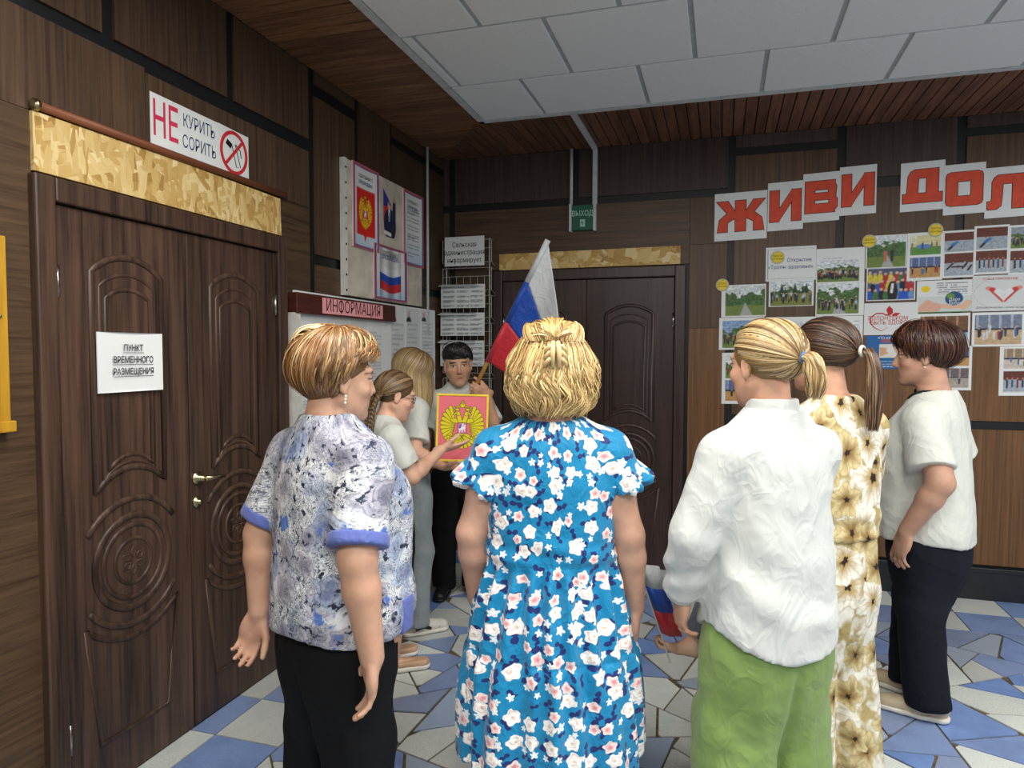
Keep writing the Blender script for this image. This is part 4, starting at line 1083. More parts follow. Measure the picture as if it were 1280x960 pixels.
        for a in cor:
            for d in range(3):
                if a[d]: continue
                b = list(a); b[d] = 1
                A, B = act+np.array(a), act+np.array(b)
                va, vb = V[tuple(A.T)], V[tuple(B.T)]; m = (va < 0) != (vb < 0)
                t = np.where(m, va/np.where(m, va-vb, 1), 0)
                P = np.stack([ax[q][A[:, q]]+t*(ax[q][B[:, q]]-ax[q][A[:, q]]) for q in range(3)], 1)
                acc[m] += P[m]; cnt[m] += 1
        verts = acc/np.maximum(cnt, 1)[:, None]
        quads = []
        for d in range(3):
            u, w = (d+1) % 3, (d+2) % 3
            sa = [slice(None)]*3; sb = [slice(None)]*3; sa[d] = slice(0, -1); sb[d] = slice(1, None)
            E_ = np.argwhere(S_[tuple(sa)] != S_[tuple(sb)])
            E_ = E_[(E_[:, u] > 0) & (E_[:, w] > 0) & (E_[:, u] < V.shape[u]-1) & (E_[:, w] < V.shape[w]-1)]
            ins = S_[tuple(E_.T)]
            o = []
            for du, dw in ((1, 1), (0, 1), (0, 0), (1, 0)):
                q = E_.copy(); q[:, u] -= du; q[:, w] -= dw; o.append(idx[tuple(q.T)])
            Q = np.stack(o, 1); Q[~ins] = Q[~ins][:, ::-1]; quads.append(Q)
        return verts, np.concatenate(quads)
def np_mesh(name, V, F, smooth=True):
    me = bpy.data.meshes.new(name)
    me.vertices.add(len(V)); me.vertices.foreach_set('co', np.asarray(V, np.float32).ravel())
    n = F.shape[1]
    me.loops.add(F.size); me.loops.foreach_set('vertex_index', F.astype(np.int32).ravel())
    me.polygons.add(len(F)); me.polygons.foreach_set('loop_start', np.arange(0, F.size, n, dtype=np.int32))
    me.polygons.foreach_set('use_smooth', np.full(len(F), smooth, bool))
    me.update(calc_edges=True); me.validate(); return me
def np_normals(V, F):
    a, b, c, d = (V[F[:, i]] for i in range(4)); fn = np.cross(c-a, d-b)
    N = np.zeros_like(V)
    for i in range(4): np.add.at(N, F[:, i], fn)
    return N/np.maximum(np.linalg.norm(N, axis=1), 1e-12)[:, None]
def relax(V, F, it=1, lam=.5):
    for _ in range(it):
        A = np.zeros_like(V); c = np.zeros(len(V))
        for i in range(4):
            for j in (1, 3): np.add.at(A, F[:, i], V[F[:, (i+j) % 4]]); np.add.at(c, F[:, i], 1)
        V = V+(A/np.maximum(c, 1)[:, None]-V)*lam
    return V
def noise3(P, s, seed=0):
    r = np.random.default_rng(seed).random((32, 32, 32)); q = P*s+seed*3.7; i = np.floor(q).astype(int); f = q-i; f = f*f*(3-2*f)
    o = 0
    for a in (0, 1):
        for b in (0, 1):
            for c in (0, 1):
                w = (f[:, 0] if a else 1-f[:, 0])*(f[:, 1] if b else 1-f[:, 1])*(f[:, 2] if c else 1-f[:, 2])
                o = o+w*r[(i[:, 0]+a) % 32, (i[:, 1]+b) % 32, (i[:, 2]+c) % 32]
    return o-.5
def garment(name, F, mat, parent, disp=None, uvc=(0, 0), it=1, col=None, R=.16):
    V, Q = F.mesh(); V = relax(V, Q, it)
    if disp is not None:
        N = np_normals(V, Q); V = V+N*disp(V, N)[:, None]
    me = np_mesh(name, V, Q)
    at = me.attributes.new('guv', 'FLOAT_VECTOR', 'POINT')
    g = np.stack([np.arctan2(V[:, 0]-uvc[0], -(V[:, 1]-uvc[1]))*(R(V[:, 2]) if callable(R) else R), V[:, 2], np.zeros(len(V))], 1).astype(np.float32)
    at.data.foreach_set('vector', g.ravel())
    if col is not None: colour_mesh(name, me, col(V))
    return link(name, me, mat, parent)
def rotm(yaw=0, pitch=0, roll=0):
    """columns = local axes; yaw about z (ccw), pitch>0 bows the head forward, roll>0 leans to the right"""
    return np.array(Matrix.Rotation(math.radians(yaw), 3, 'Z') @ Matrix.Rotation(math.radians(-pitch), 3, 'X') @ Matrix.Rotation(math.radians(roll), 3, 'Y'))

# ------------------------------------------------------------------ head, hand and body (facing +y, right hand at +x)
def head_field(F, c, R, s=1.0, female=True, nose=1.0, chin=1.0, ears=True):
    T = lambda x, y, z: np.array(c)+R @ (np.array((x, y, z))*s)
    E_ = lambda p, r, k=.012, op='u': F.ell(T(*p), np.array(r)*s, R, k*s, op)
    C_ = lambda a, b, ra, rb=None, k=.01, op='u': F.cap(T(*a), T(*b), ra*s, (ra if rb is None else rb)*s, k*s, op)
    E_((0, -.012, .034), (.075, .095, .086))
    E_((0, .028, -.022), (.062, .066, .085), .02)
    E_((0, .042, -.062), (.044, .046, .05), .03)
    C_((-.05, .0, -.045), (-.012, .066, -.094), .022, .018, .022); C_((.05, .0, -.045), (.012, .066, -.094), .022, .018, .022)
    E_((0, .078*chin, -.098), (.02, .016, .014), .014)
    for x in (-.043, .043): E_((x, .056, -.022), (.024, .024, .02), .02)
    C_((-.034, .078, .030), (.034, .078, .030), .013, .013, .016)
    for x in (-.031, .031):
        E_((x, .101, .006), (.019, .016, .012), .012, 's'); E_((x, .0755, .006), (.0145, .013, .0125), .003)
        C_((x-.012, .0865, .0125), (x+.012, .0865, .0125), .0035, .0035, .004)
    C_((0, .088, .018), (0, .106*nose, -.028), .0075, .0105, .008)
    for x in (-.0125, .0125): E_((x, .094*nose, -.034), (.008, .010, .008), .006)
    C_((-.018, .086, -.0585), (.018, .086, -.0585), .0055, .0055, .006); C_((-.015, .086, -.0685), (.015, .086, -.0685), .0065, .0065, .006)
    E_((0, .0935, -.0585), (.008, .004, .004), .004)
    C_((-.022, .097, -.0632), (.022, .097, -.0632), .0022, .0022, .003, 's')
    if ears:
        for sd in (-1, 1):
            E_((sd*.077, -.008, .0), (.009, .020, .031), .006); E_((sd*.086, -.004, .004), (.006, .011, .018), .004, 's'); E_((sd*.078, -.003, -.026), (.006, .009, .010), .005)
def hand_field(F, w, d, n, s=1.0, side=1, curl=.35, spread=.10, thumb=.6, curls=None):
    """w wrist, d direction to the fingers, n direction the palm faces, side=+1 right hand"""
    d = np.array(d, float); d /= np.linalg.norm(d); n = np.array(n, float); n -= d*(n@d); n /= np.linalg.norm(n)
    t = np.cross(n, d)*(-side)          # towards the thumb
    w = np.array(w, float); P = lambda a, b, c: w+(d*a+t*b+n*c)*s
    F.cap(P(-.03, 0, 0), P(.012, .0, 0), .024*s, .026*s, .012, sq=(n, .78))
    R = np.stack([t, d, n], 1)
    F.ell(P(.05, -.002, 0), np.array((.040, .052, .0155))*s, R, .012)
    F.ell(P(.035, .022, .006), np.array((.018, .032, .015))*s, R, .012)
    F.ell(P(.035, -.026, .004), np.array((.015, .035, .013))*s, R, .012)
    for i, (b, L, r) in enumerate(((.029, .073, .0088), (.0098, .082, .009), (-.0098, .076, .0086), (-.028, .060, .0076))):
        cu = (curls[i] if curls else curl*(1+.14*i)); sp = spread*(1.35-i*.9)
        base = P(.084-.004*abs(i-1.2), b, .0); a = cu*.7
        for j, fr_ in enumerate((.46, .30, .24)):
            dv = (d*math.cos(a)+n*math.sin(a)); dv = dv*math.cos(sp)+t*math.sin(sp)
            e = base+dv*L*fr_*s; F.cap(base, e, r*s*(1-.07*j), r*s*(1-.07*(j+1)), .0035 if j else .008); base = e; a += cu*(1.15 if j == 0 else .8)
    b0 = P(.018, .026, .006); dv = d*.72+t*thumb+n*.38; dv /= np.linalg.norm(dv); b1 = b0+dv*.040*s
    dv2 = d*.9+t*thumb*.45+n*.35; dv2 /= np.linalg.norm(dv2); b2 = b1+dv2*.034*s; b3 = b2+(dv2*.9+n*.15)*.022*s
    F.cap(b0, b1, .0145*s, .0115*s, .012); F.cap(b1, b2, .0112*s, .0105*s, .005); F.cap(b2, b3, .0102*s, .0085*s, .004)
def skin_colours(V, Hc, Rh, s, tone, hairc=None, lips=(176, 96, 88), brow=(96, 70, 52), iris=(70, 56, 46), hairline=None, extra=None):
    t = np.array(tone, float); C = np.ones((len(V), 3))*t
    nz = noise3(V, 14, 3)[:, None]+.6*noise3(V, 45, 4)[:, None]
    C = C*(1+.10*nz); C[:, 1:] -= np.abs(nz)*10
    q = (V-np.array(Hc)) @ Rh/s; x, y, z = q[:, 0], q[:, 1], q[:, 2]; ax = np.abs(x)
    hd = (np.abs(z) < .16) & (np.hypot(x, y) < .16)
    def pt(m, c, f=1.0):
        m = (np.clip(m, 0, 1)*hd*f)[:, None]; C[:] = C*(1-m)+np.array(c, float)*m
    pt(np.clip(1-np.hypot((ax-.042)/.024, (z+.03)/.024), 0, 1)*(y > .03), (t[0]*1.0, t[1]*.86, t[2]*.82), .6)
    pt(np.clip(1.6-1.2*np.hypot(x/.019, (z+.0632)/.0085), 0, 1)*(y > .075), lips)
    pt((np.abs(z+.0632) < .0016)*(ax < .021)*(y > .07), (96, 52, 48), .8)
    pt((np.hypot((ax-.031)/.0125, (z-.0055)/.0062) < 1)*(y > .06), (226, 220, 214))
    pt((np.hypot(ax-.031, z-.0055) < .0055)*(y > .06), iris)
    pt((np.abs(z-.0125) < .0026)*(np.abs(ax-.031) < .016)*(y > .06), (58, 44, 38), .85)
    pt((np.hypot((ax-.033)/.021, (z-.0285+(ax-.033)**2*9)/.0052) < 1)*(y > .05), brow, .85)
    pt((np.hypot(ax-.007, (z+.040)/.8) < .0045)*(y > .085), (110, 66, 56), .7)
    if hairc is not None and hairline is not None: pt(hairline(x, y, z)*1.0, hairc)
    if extra: extra(C, V, q)
    return lin(np.clip(C, 0, 255))
def body_mesh(P):
    """P: dict of pose values -> body object (one continuous skin)"""
    s = P['h']/1.6; Hc = np.array(P['head']); Rh = rotm(*P['hrot']); hs = P.get('hs', s); fh = P.get('fine', .005)
    fx, fy, fz = [(Hc[0]-.09, Hc[0]+.09, fh)], [(Hc[1]-.11, Hc[1]+.125, fh)], [(Hc[2]-.13, Hc[2]+.05, fh)]
    allp = [(-.22*s, -.16*s, 0), (.22*s, .16*s, 0), Hc+.14, Hc-.14]
    for a in P['arms']:
        w = np.array(a['wrist']); allp += [w-.17, w+.17, np.array(a['elbow'])+.08, np.array(a['elbow'])-.08]
        if a.get('show', True):
            e = w+np.array(a['dir'])/np.linalg.norm(a['dir'])*.08
            fx.append((e[0]-.08, e[0]+.08, fh)); fy.append((e[1]-.08, e[1]+.08, fh)); fz.append((e[2]-.11, e[2]+.11, fh))
    for f in P.get('feet', ()): allp += [(f[0], f[1]+.25, 0), (f[0], f[1]-.15, 0)]
    A = np.array(allp, float); lo, hi = A.min(0)-.03, A.max(0)+.03; lo[2] = -.01
    F = Field(lo, hi, .011, fx, fy, fz)
    F.loft([tuple(np.array(r)) for r in P['torso']], .02, 2.3)
    sh = P.get('sh', (.160*s, -.005, 1.30*s)); nb = np.array((0, sh[1]-.012, sh[2]+.01))+np.array(P.get('lean', (0, 0, 0)))
    nk = P.get('neck', .050)*s
    F.cap(nb+(0, 0, -.03), Hc+Rh @ (np.array((0, -.022, -.055))*hs), nk*1.12, nk*.98, .025)
    for sd in (-1, 1): F.cap(nb+(0, 0, .02), (sd*sh[0]*.92, sh[1], sh[2]-.03), .035*s, .045*s, .04)
    head_field(F, Hc, Rh, hs, nose=P.get('nose', 1.0), chin=P.get('chin', 1.0), ears=P.get('ears', True))
    for a in P['arms']:
        S0 = np.array(a.get('sh', (a['side']*sh[0], sh[1], sh[2]-.035))); E0 = np.array(a['elbow']); W0 = np.array(a['wrist']); g = a.get('g', 1.0)*s
        m = (S0+E0)/2
        F.cap(S0, m, .052*g, .049*g, .03); F.cap(m, E0, .049*g, .040*g, .02)
        m2 = E0+(W0-E0)*.3; F.cap(E0, m2, .0385*g, .0385*g, .02); F.cap(m2, W0, .0385*g, .0265*g, .02)
        hand_field(F, W0+(W0-E0)/np.linalg.norm(W0-E0)*.01, a['dir'], a['palm'], a.get('hsz', s), a['side'], a.get('curl', .35), a.get('spread', .1), a.get('thumb', .6), a.get('curls'))
    for i, ft in enumerate(P.get('feet', ((-.085, 0, 0), (.085, 0, 0)))):
        sd = -1 if i == 0 else 1; hp = np.array((sd*.085*s, 0, .80*s)); kn = np.array((ft[0]*.6+sd*.04*s, ft[1]*.5+.015, .45*s)); an = np.array((ft[0], ft[1]-.02, .08))
        F.cap(hp, kn, .075*s, .052*s, .03); F.cap(kn, kn+(an-kn)*.35, .050*s, .050*s, .02); F.cap(kn+(an-kn)*.35, an, .050*s, .034*s, .02)
        a = math.radians(ft[2] if len(ft) > 2 else 0); dv = np.array((-math.sin(a), math.cos(a), 0))
        F.cap(an+(0, 0, -.045), an+dv*.13*s+(0, 0, -.055), .034*s, .026*s, .02)
    V, Q = F.mesh(); V = relax(V, Q, 1, .35)
    me = np_mesh('body', V, Q)
    colour_mesh('body', me, skin_colours(V, Hc, Rh, hs, P['tone'], P.get('hairc'), P.get('lips', (176, 96, 88)), P.get('brow', (96, 70, 52)), hairline=P.get('hairline'), extra=P.get('extra')))
    return link('body', me, 'skin', P['root'])

# ------------------------------------------------------------------ hair strands
def strands(P, rad, N0, cols):
    """P (n,m,3) polylines -> verts, quads, colours; N0 (n,m,3) outward normals; ribbons with a triangular section"""
    n, m, _ = P.shape
    T = np.gradient(P, axis=1); T /= np.maximum(np.linalg.norm(T, axis=2, keepdims=True), 1e-9)
    A = N0-T*(N0*T).sum(2, keepdims=True); A /= np.maximum(np.linalg.norm(A, axis=2, keepdims=True), 1e-9); B = np.cross(T, A)
    t = np.linspace(0, 1, m)[None, :, None]; r = rad*(1-.75*t**3)
    r = np.broadcast_to(r, (n, m, 1)) if np.ndim(rad) == 0 else np.asarray(rad)[:, None, None]*(1-.75*t**3)
    ring = np.stack([P+A*r*.8, P+B*r*1.5-A*r*.3, P-B*r*1.5-A*r*.3], 2)
    V = ring.reshape(-1, 3)
    b = (np.arange(n)[:, None]*m+np.arange(m-1)[None, :])*3
    Q = np.concatenate([np.stack([b+j, b+(j+1) % 3, b+3+(j+1) % 3, b+3+j], -1).reshape(-1, 4) for j in (0, 2)])
    C = np.repeat(cols.reshape(-1, 3), 3, 0)
    return V, Q, C
def hair_cols(n, m, pal, rng, tip=None, band=.25):
    pal = np.array(pal, float); a = rng.random((n, 1, 1)); k = rng.integers(0, len(pal), n)
    c = pal[k][:, None, :]*(1+band*(a-.5)); c = np.repeat(c, m, 1)
    if tip is not None:
        t = np.linspace(0, 1, m)[None, :, None]; c = c*(1-t)+np.array(tip, float)*t*(1+band*(a-.5))
    return lin(np.clip(c, 0, 255))
HC, HR = np.array((0, -.012, .034)), np.array((.079, .099, .090))
def dirs(az, el):
    """az 0 = front (+y), 90 = right (+x); el 90 = top"""
    a, e = np.radians(az), np.radians(el); return np.stack([np.sin(a)*np.cos(e), np.cos(a)*np.cos(e), np.sin(e)], -1)
def slerp(a, b, t):
    w = np.arccos(np.clip((a*b).sum(-1, keepdims=True), -1, 1)); sw = np.maximum(np.sin(w), 1e-4)
    return (np.sin((1-t)*w)*a+np.sin(t*w)*b)/sw
class Hair:
    def __init__(s, seed=1): s.parts = []; s.rng = np.random.default_rng(seed)
    def add(s, P, rad, cols, N=None):
        if N is None:
            N = P-HC; N = N/np.maximum(np.linalg.norm(N, axis=2, keepdims=True), 1e-9)
        s.parts.append(strands(P, rad, N, cols))
    def on_head(s, d0, d1, m, off0, off1, bulge=0.0, jit=.003, wave=0.0):
        """strands over the skull from direction d0 to d1 (n,3)"""
        n = len(d0); t = np.linspace(0, 1, m)[None, :, None]
        D = slerp(d0[:, None, :], d1[:, None, :], t); D /= np.linalg.norm(D, axis=2, keepdims=True)
        off = off0*(1-t)+off1*t+bulge*np.sin(math.pi*t)+s.rng.normal(0, jit, (n, 1, 1))
        P = HC+D*HR+D*off
        if wave: P = P+np.cross(D, np.gradient(D, axis=1)*m)*wave*np.sin(t*9+s.rng.random((n, 1, 1))*6.28)
        return P
    def solid(s, prims, colr, cut=None, h=.006):
        F = Field((-.2, -.24, -.24), (.2, .18, .19), h)
        for pr in prims: F.ell(pr[0], pr[1], None, pr[2] if len(pr) > 2 else .015)
        if cut is not None: F.cutfn(cut)
        V, Q = F.mesh(); V = relax(V, Q, 1); s.parts.append((V, Q, np.ones((len(V), 3))*lin(np.array(colr, float))*(1+.25*noise3(V, 60, 2))[:, None]))
    def build(s, name, root, Hc, Rh, hs, mat='hair'):
        V, Q, C, k = [], [], [], 0
        for v, q, c in s.parts: V.append(v); Q.append(q+k); C.append(c); k += len(v)
        V = np.concatenate(V)*hs @ Rh.T+np.array(Hc); me = np_mesh(name, V, np.concatenate(Q)); colour_mesh(name, me, np.concatenate(C))
        return link(name, me, mat, root)
_k = vcol('hair', .36, .5)
def tube_path(pts, m):
    """resample a polyline smoothly to m points"""
    pts = np.array(pts, float); L = np.r_[0, np.cumsum(np.linalg.norm(np.diff(pts, axis=0), axis=1))]; q = np.linspace(0, L[-1], m)
    return np.stack([smooth_interp(q, L, pts[:, i]) for i in range(3)], 1)
def tail(H, pts, n, r0, r1, m, pal, rad=.0016, tip=None, wave=0.0, jit=1.0):
    """bundle of strands along a path; r0,r1 bundle radius at start / widest"""
    C = tube_path(pts, m); rng = H.rng
    a = rng.random(n)*6.283; rr = np.sqrt(rng.random(n)); t = np.linspace(0, 1, m)
    R = (r0+(r1-r0)*np.sin(np.clip(t*1.6, 0, 1)*math.pi/2))*(1-.35*t**4)
    Tn = np.gradient(C, axis=0); Tn /= np.linalg.norm(Tn, axis=1, keepdims=True)
    X = np.cross(Tn, (0, 1, .01)); X /= np.linalg.norm(X, axis=1, keepdims=True); Y = np.cross(Tn, X)
    ln = 1-.16*rng.random(n)*jit
    P = np.zeros((n, m, 3)); Nn = np.zeros((n, m, 3))
    for i in range(n):
        ti = t*ln[i]; Ci = np.stack([np.interp(ti, t, C[:, q]) for q in range(3)], 1)
        o = X*(math.cos(a[i])*rr[i])+Y*(math.sin(a[i])*rr[i]); w = wave*np.sin(t*14+a[i]*3)[:, None]
        P[i] = Ci+o*R[:, None]+X*w; Nn[i] = X*math.cos(a[i])+Y*math.sin(a[i])
    H.add(P, rad, hair_cols(n, m, pal, rng, tip), Nn)
# ------------------------------------------------------------------ cloth materials
def crease(k, amt=.5, sc=11.0, dist=.008):
    c = k.coord('Object', (1, 1, .7)); n = k.noise(c, sc, 2, .45, 1.1); r = k.math('SUBTRACT', 1.0, k.math('ABSOLUTE', k.math('MULTIPLY_ADD', n.outputs[0], 5.0, -2.5)), clamp=True)
    n2 = k.noise(c, sc*2.6, 2, .5, .8); r2 = k.math('SUBTRACT', 1.0, k.math('ABSOLUTE', k.math('MULTIPLY_ADD', n2.outputs[0], 6.0, -3.0)), clamp=True)
    k.bump(k.math('MULTIPLY_ADD', r2, .35, r), amt, dist)
def cloth(key, rgb, rough=.8, nz=.05, ns=350, big=.04):
    k = NT(key, rough, .2); c = k.coord(); n = k.noise(c, ns, 2); b = k.noise(c, 6, 3)
    a = srgb(*rgb); f = lambda m: tuple(min(1, x*m) for x in a[:3])+(1,)
    k.col(k.mix(b.outputs[0], k.ramp(n.outputs[0], [(.3, f(1-nz*2)), (.7, f(1+nz))]), f(1-big*2)))
    k.b.inputs['Sheen Weight'].default_value = .15 if sum(rgb) > 200 else 0.0; crease(k, .42 if sum(rgb) > 200 else .3, 6.0, .010)
    M[key] = k.m
cloth('white_cotton', (226, 228, 226)); cloth('white_shirt', (208, 212, 210), .7); cloth('white_tee', (212, 215, 209)); cloth('black_trousers', (14, 15, 18), .85, .1)
cloth('green_trousers', (124, 150, 84), .8); cloth('navy_trousers', (20, 24, 34), .8, .1); cloth('cuff_blue', (96, 110, 180), .7); cloth('pale_jeans', (150, 160, 164), .85, .09, 220, .12)
cloth('dark_skirt', (24, 25, 30)); cloth('grey_tee', (104, 112, 124)); cloth('dark_shorts', (66, 74, 88)); cloth('dark_piping', (32, 42, 44), .7); cloth('dark_sock', (20, 22, 30))
plain('shoe_white', (206, 204, 196), .5); plain('shoe_black', (26, 26, 28), .45); plain('shoe_beige', (196, 180, 150), .55); plain('sandal', (196, 160, 130), .5); plain('sole', (226, 222, 212), .6)
plain('clip_beige', (214, 188, 140), .3, .5); plain('hair_tie_blue', (70, 110, 170), .7); plain('hair_tie_white', (226, 222, 214), .6); plain('pearl', (232, 226, 212), .2, .6); plain('gold', (214, 176, 90), .2, .5, 1.0); plain('glasses', (60, 44, 40), .25, .5)
def flowers(k, uv, scale, seed, r=.36, petals=5, wob=.22, rand=.85):
    """returns (mask, radius 0..1 inside the flower, random colour socket, angle)"""
    mp = k.n('Mapping'); k.l(uv, mp.inputs[0]); mp.inputs['Scale'].default_value = (scale,)*3; mp.inputs['Location'].default_value = (seed*1.37, seed*.71, 0)
    v = k.n('TexVoronoi', feature='F1', voronoi_dimensions='2D'); k.l(mp.outputs[0], v.inputs['Vector']); v.inputs['Scale'].default_value = 1.0; v.inputs['Randomness'].default_value = rand
    d = k.vmath('SUBTRACT', mp.outputs[0], v.outputs['Position']).outputs[0]
    sx = k.n('SeparateXYZ'); k.l(d, sx.inputs[0]); ang = k.math('ARCTAN2', sx.outputs[1], sx.outputs[0])
    sc = k.n('SeparateColor'); k.l(v.outputs['Color'], sc.inputs[0])
    a2 = k.math('MULTIPLY_ADD', sc.outputs[2], 6.28, ang)
    R = k.math('MULTIPLY_ADD', k.math('COSINE', k.math('MULTIPLY', a2, float(petals))), wob*r, r)
    R = k.math('MULTIPLY', R, k.math('MULTIPLY_ADD', sc.outputs[1], .5, .7))
    q = k.math('DIVIDE', v.outputs['Distance'], R)
    return k.math('SUBTRACT', 1.0, k.step(q, .9, 1.05)), q, sc, a2
def m_dress():
    k = NT('dress_print', .55, .3); uv = k.coord(attr='guv')
    wn = k.noise(uv, 30, 2); uvw = k.vmath('ADD', uv, k.vmath('MULTIPLY', k.vmath('SUBTRACT', wn.outputs['Color'], (.5, .5, .5)).outputs[0], (.012, .012, 0)).outputs[0]).outputs[0]
    base = k.mix(k.noise(uv, 5, 2).outputs[0], srgb(0, 116, 166), srgb(10, 136, 186))
    # navy sprigs
    m0, q0, s0, a0 = flowers(k, uvw, 28, 2, .30, 2, .75)
    c = k.mix(k.math('MULTIPLY', m0, k.math('GREATER_THAN', s0.outputs[0], .35)), base, srgb(22, 40, 104))
    # small white blossoms
    m1, q1, s1, a1 = flowers(k, uvw, 30, 5, .28, 5, .28)
    c = k.mix(k.math('MULTIPLY', m1, k.math('GREATER_THAN', s1.outputs[0], .55)), c, srgb(226, 232, 238))
    # roses
    m2, q2, s2, a2 = flowers(k, uvw, 18, 9, .33, 5, .13)
    swirl = k.math('SINE', k.math('MULTIPLY_ADD', q2, 9.0, a2))
    pet = k.mix(k.step(q2, .0, .8), srgb(222, 130, 140), srgb(240, 226, 222))
    pet2 = k.mix(k.step(q2, .0, .35), srgb(214, 190, 160), srgb(246, 244, 240))
    pet = k.mix(k.math('GREATER_THAN', s2.outputs[1], .5), pet, pet2)
    pet = k.mix(k.math('MULTIPLY', k.step(swirl, .55, 1.0), .45), pet, srgb(196, 130, 140))
    c = k.mix(k.math('MULTIPLY', m2, k.math('GREATER_THAN', s2.outputs[0], .12)), c, pet)
    k.col(c); k.b.inputs['Sheen Weight'].default_value = .2; crease(k, .35, 12.0); M['dress_print'] = k.m
m_dress()
def m_blouse():
    k = NT('blouse_print', .6, .3); uv = k.coord(attr='guv')
    n1 = k.noise(uv, 10, 3, .6); wn = k.noise(uv, 24, 3)
    uvw = k.vmath('ADD', uv, k.vmath('MULTIPLY', k.vmath('SUBTRACT', wn.outputs['Color'], (.5, .5, .5)).outputs[0], (.045, .045, 0)).outputs[0]).outputs[0]
    c = k.mix(k.step(n1.outputs[0], .46, .66), srgb(224, 227, 232), srgb(158, 168, 190))
    def lines(c, sc, mul, w, col, gate, amt):
        l1 = k.noise(uvw, sc, 2, .5, 1.4); ln = k.math('ABSOLUTE', k.math('SUBTRACT', k.math('FRACT', k.math('MULTIPLY', l1.outputs[0], mul)), .5))
        lm = k.math('MULTIPLY', k.math('SUBTRACT', 1.0, k.step(ln, w, w*2.4)), k.step(k.noise(uv, 9, 2).outputs[0], *gate)); return k.mix(k.math('MULTIPLY', lm, amt), c, srgb(*col))
    c = lines(c, 40, 9.0, .09, (74, 84, 106), (.34, .46), .9); 
    for sc_, sd, gt in ((8.5, 4, .30), (11.0, 21, .45)):
        m2, q2, s2, a2 = flowers(k, uvw, sc_, sd, .46, 5, .14)
        ring = k.math('SINE', k.math('MULTIPLY_ADD', q2, 17.0, k.math('MULTIPLY', a2, 3.0)))
        pet = k.mix(k.step(q2, .1, .95), srgb(104, 98, 122), srgb(190, 188, 202)); petb = k.mix(k.step(q2, .1, .95), srgb(84, 108, 164), srgb(178, 194, 220))
        pet = k.mix(k.math('GREATER_THAN', s2.outputs[1], .7), pet, petb)
        pet = k.mix(k.math('MULTIPLY', k.step(ring, .1, .8), .6), pet, srgb(88, 90, 112))
        c = k.mix(k.math('MULTIPLY', k.math('MULTIPLY', m2, .7), k.math('GREATER_THAN', s2.outputs[0], gt)), c, pet)
    c = lines(c, 60, 7.0, .07, (100, 108, 128), (.46, .56), .8)
    n5 = k.noise(uvw, 52, 3, .6); gate = k.step(k.noise(uv, 13, 2).outputs[0], .47, .55)
    c = k.mix(k.math('MULTIPLY', k.step(n5.outputs[0], .55, .60), gate), c, srgb(40, 48, 72))
    n6 = k.noise(uvw, 30, 2, .6); g6 = k.step(k.noise(k.coord(attr='guv', loc=(3, 7, 0)), 10, 2).outputs[0], .60, .66)
    c = k.mix(k.math('MULTIPLY', k.step(n6.outputs[0], .5, .56), g6), c, srgb(84, 116, 186))
    k.col(c); crease(k, .35); M['blouse_print'] = k.m
m_blouse()
def m_jump():
    k = NT('jumpsuit_print', .65, .25); uv = k.coord(attr='guv')
    wn = k.noise(uv, 14, 3); uvw = k.vmath('ADD', uv, k.vmath('MULTIPLY', k.vmath('SUBTRACT', wn.outputs['Color'], (.5, .5, .5)).outputs[0], (.05, .05, 0)).outputs[0]).outputs[0]
    c = k.mix(k.step(k.noise(uvw, 12, 2).outputs[0], .45, .6), srgb(232, 228, 216), srgb(176, 156, 104))
    for sc_, sd, gt in ((6.2, 3, .1), (7.5, 8, .35)):
        m, q, s_, a = flowers(k, uvw, sc_, sd, .52, 5, .2)
        st = k.math('SINE', k.math('MULTIPLY', a, 17.0))
        pet = k.mix(k.step(q, .12, .95), srgb(134, 104, 56), srgb(214, 198, 150)); pet = k.mix(k.math('GREATER_THAN', s_.outputs[1], .6), pet, k.mix(k.step(q, .15, .8), srgb(176, 150, 96), srgb(236, 232, 220)))
        pet = k.mix(k.math('MULTIPLY', k.step(st, .2, 1.0), .28), pet, srgb(140, 114, 70)); pet = k.mix(k.math('MULTIPLY', k.step(q, .86, 1.0), .6), pet, srgb(140, 116, 70))
        pet = k.mix(k.math('SUBTRACT', 1.0, k.step(q, .12, .2)), pet, srgb(44, 32, 28))
        c = k.mix(k.math('MULTIPLY', m, k.math('GREATER_THAN', s_.outputs[0], gt)), c, pet)
    k.col(c); crease(k, .35); M['jumpsuit_print'] = k.m
m_jump()

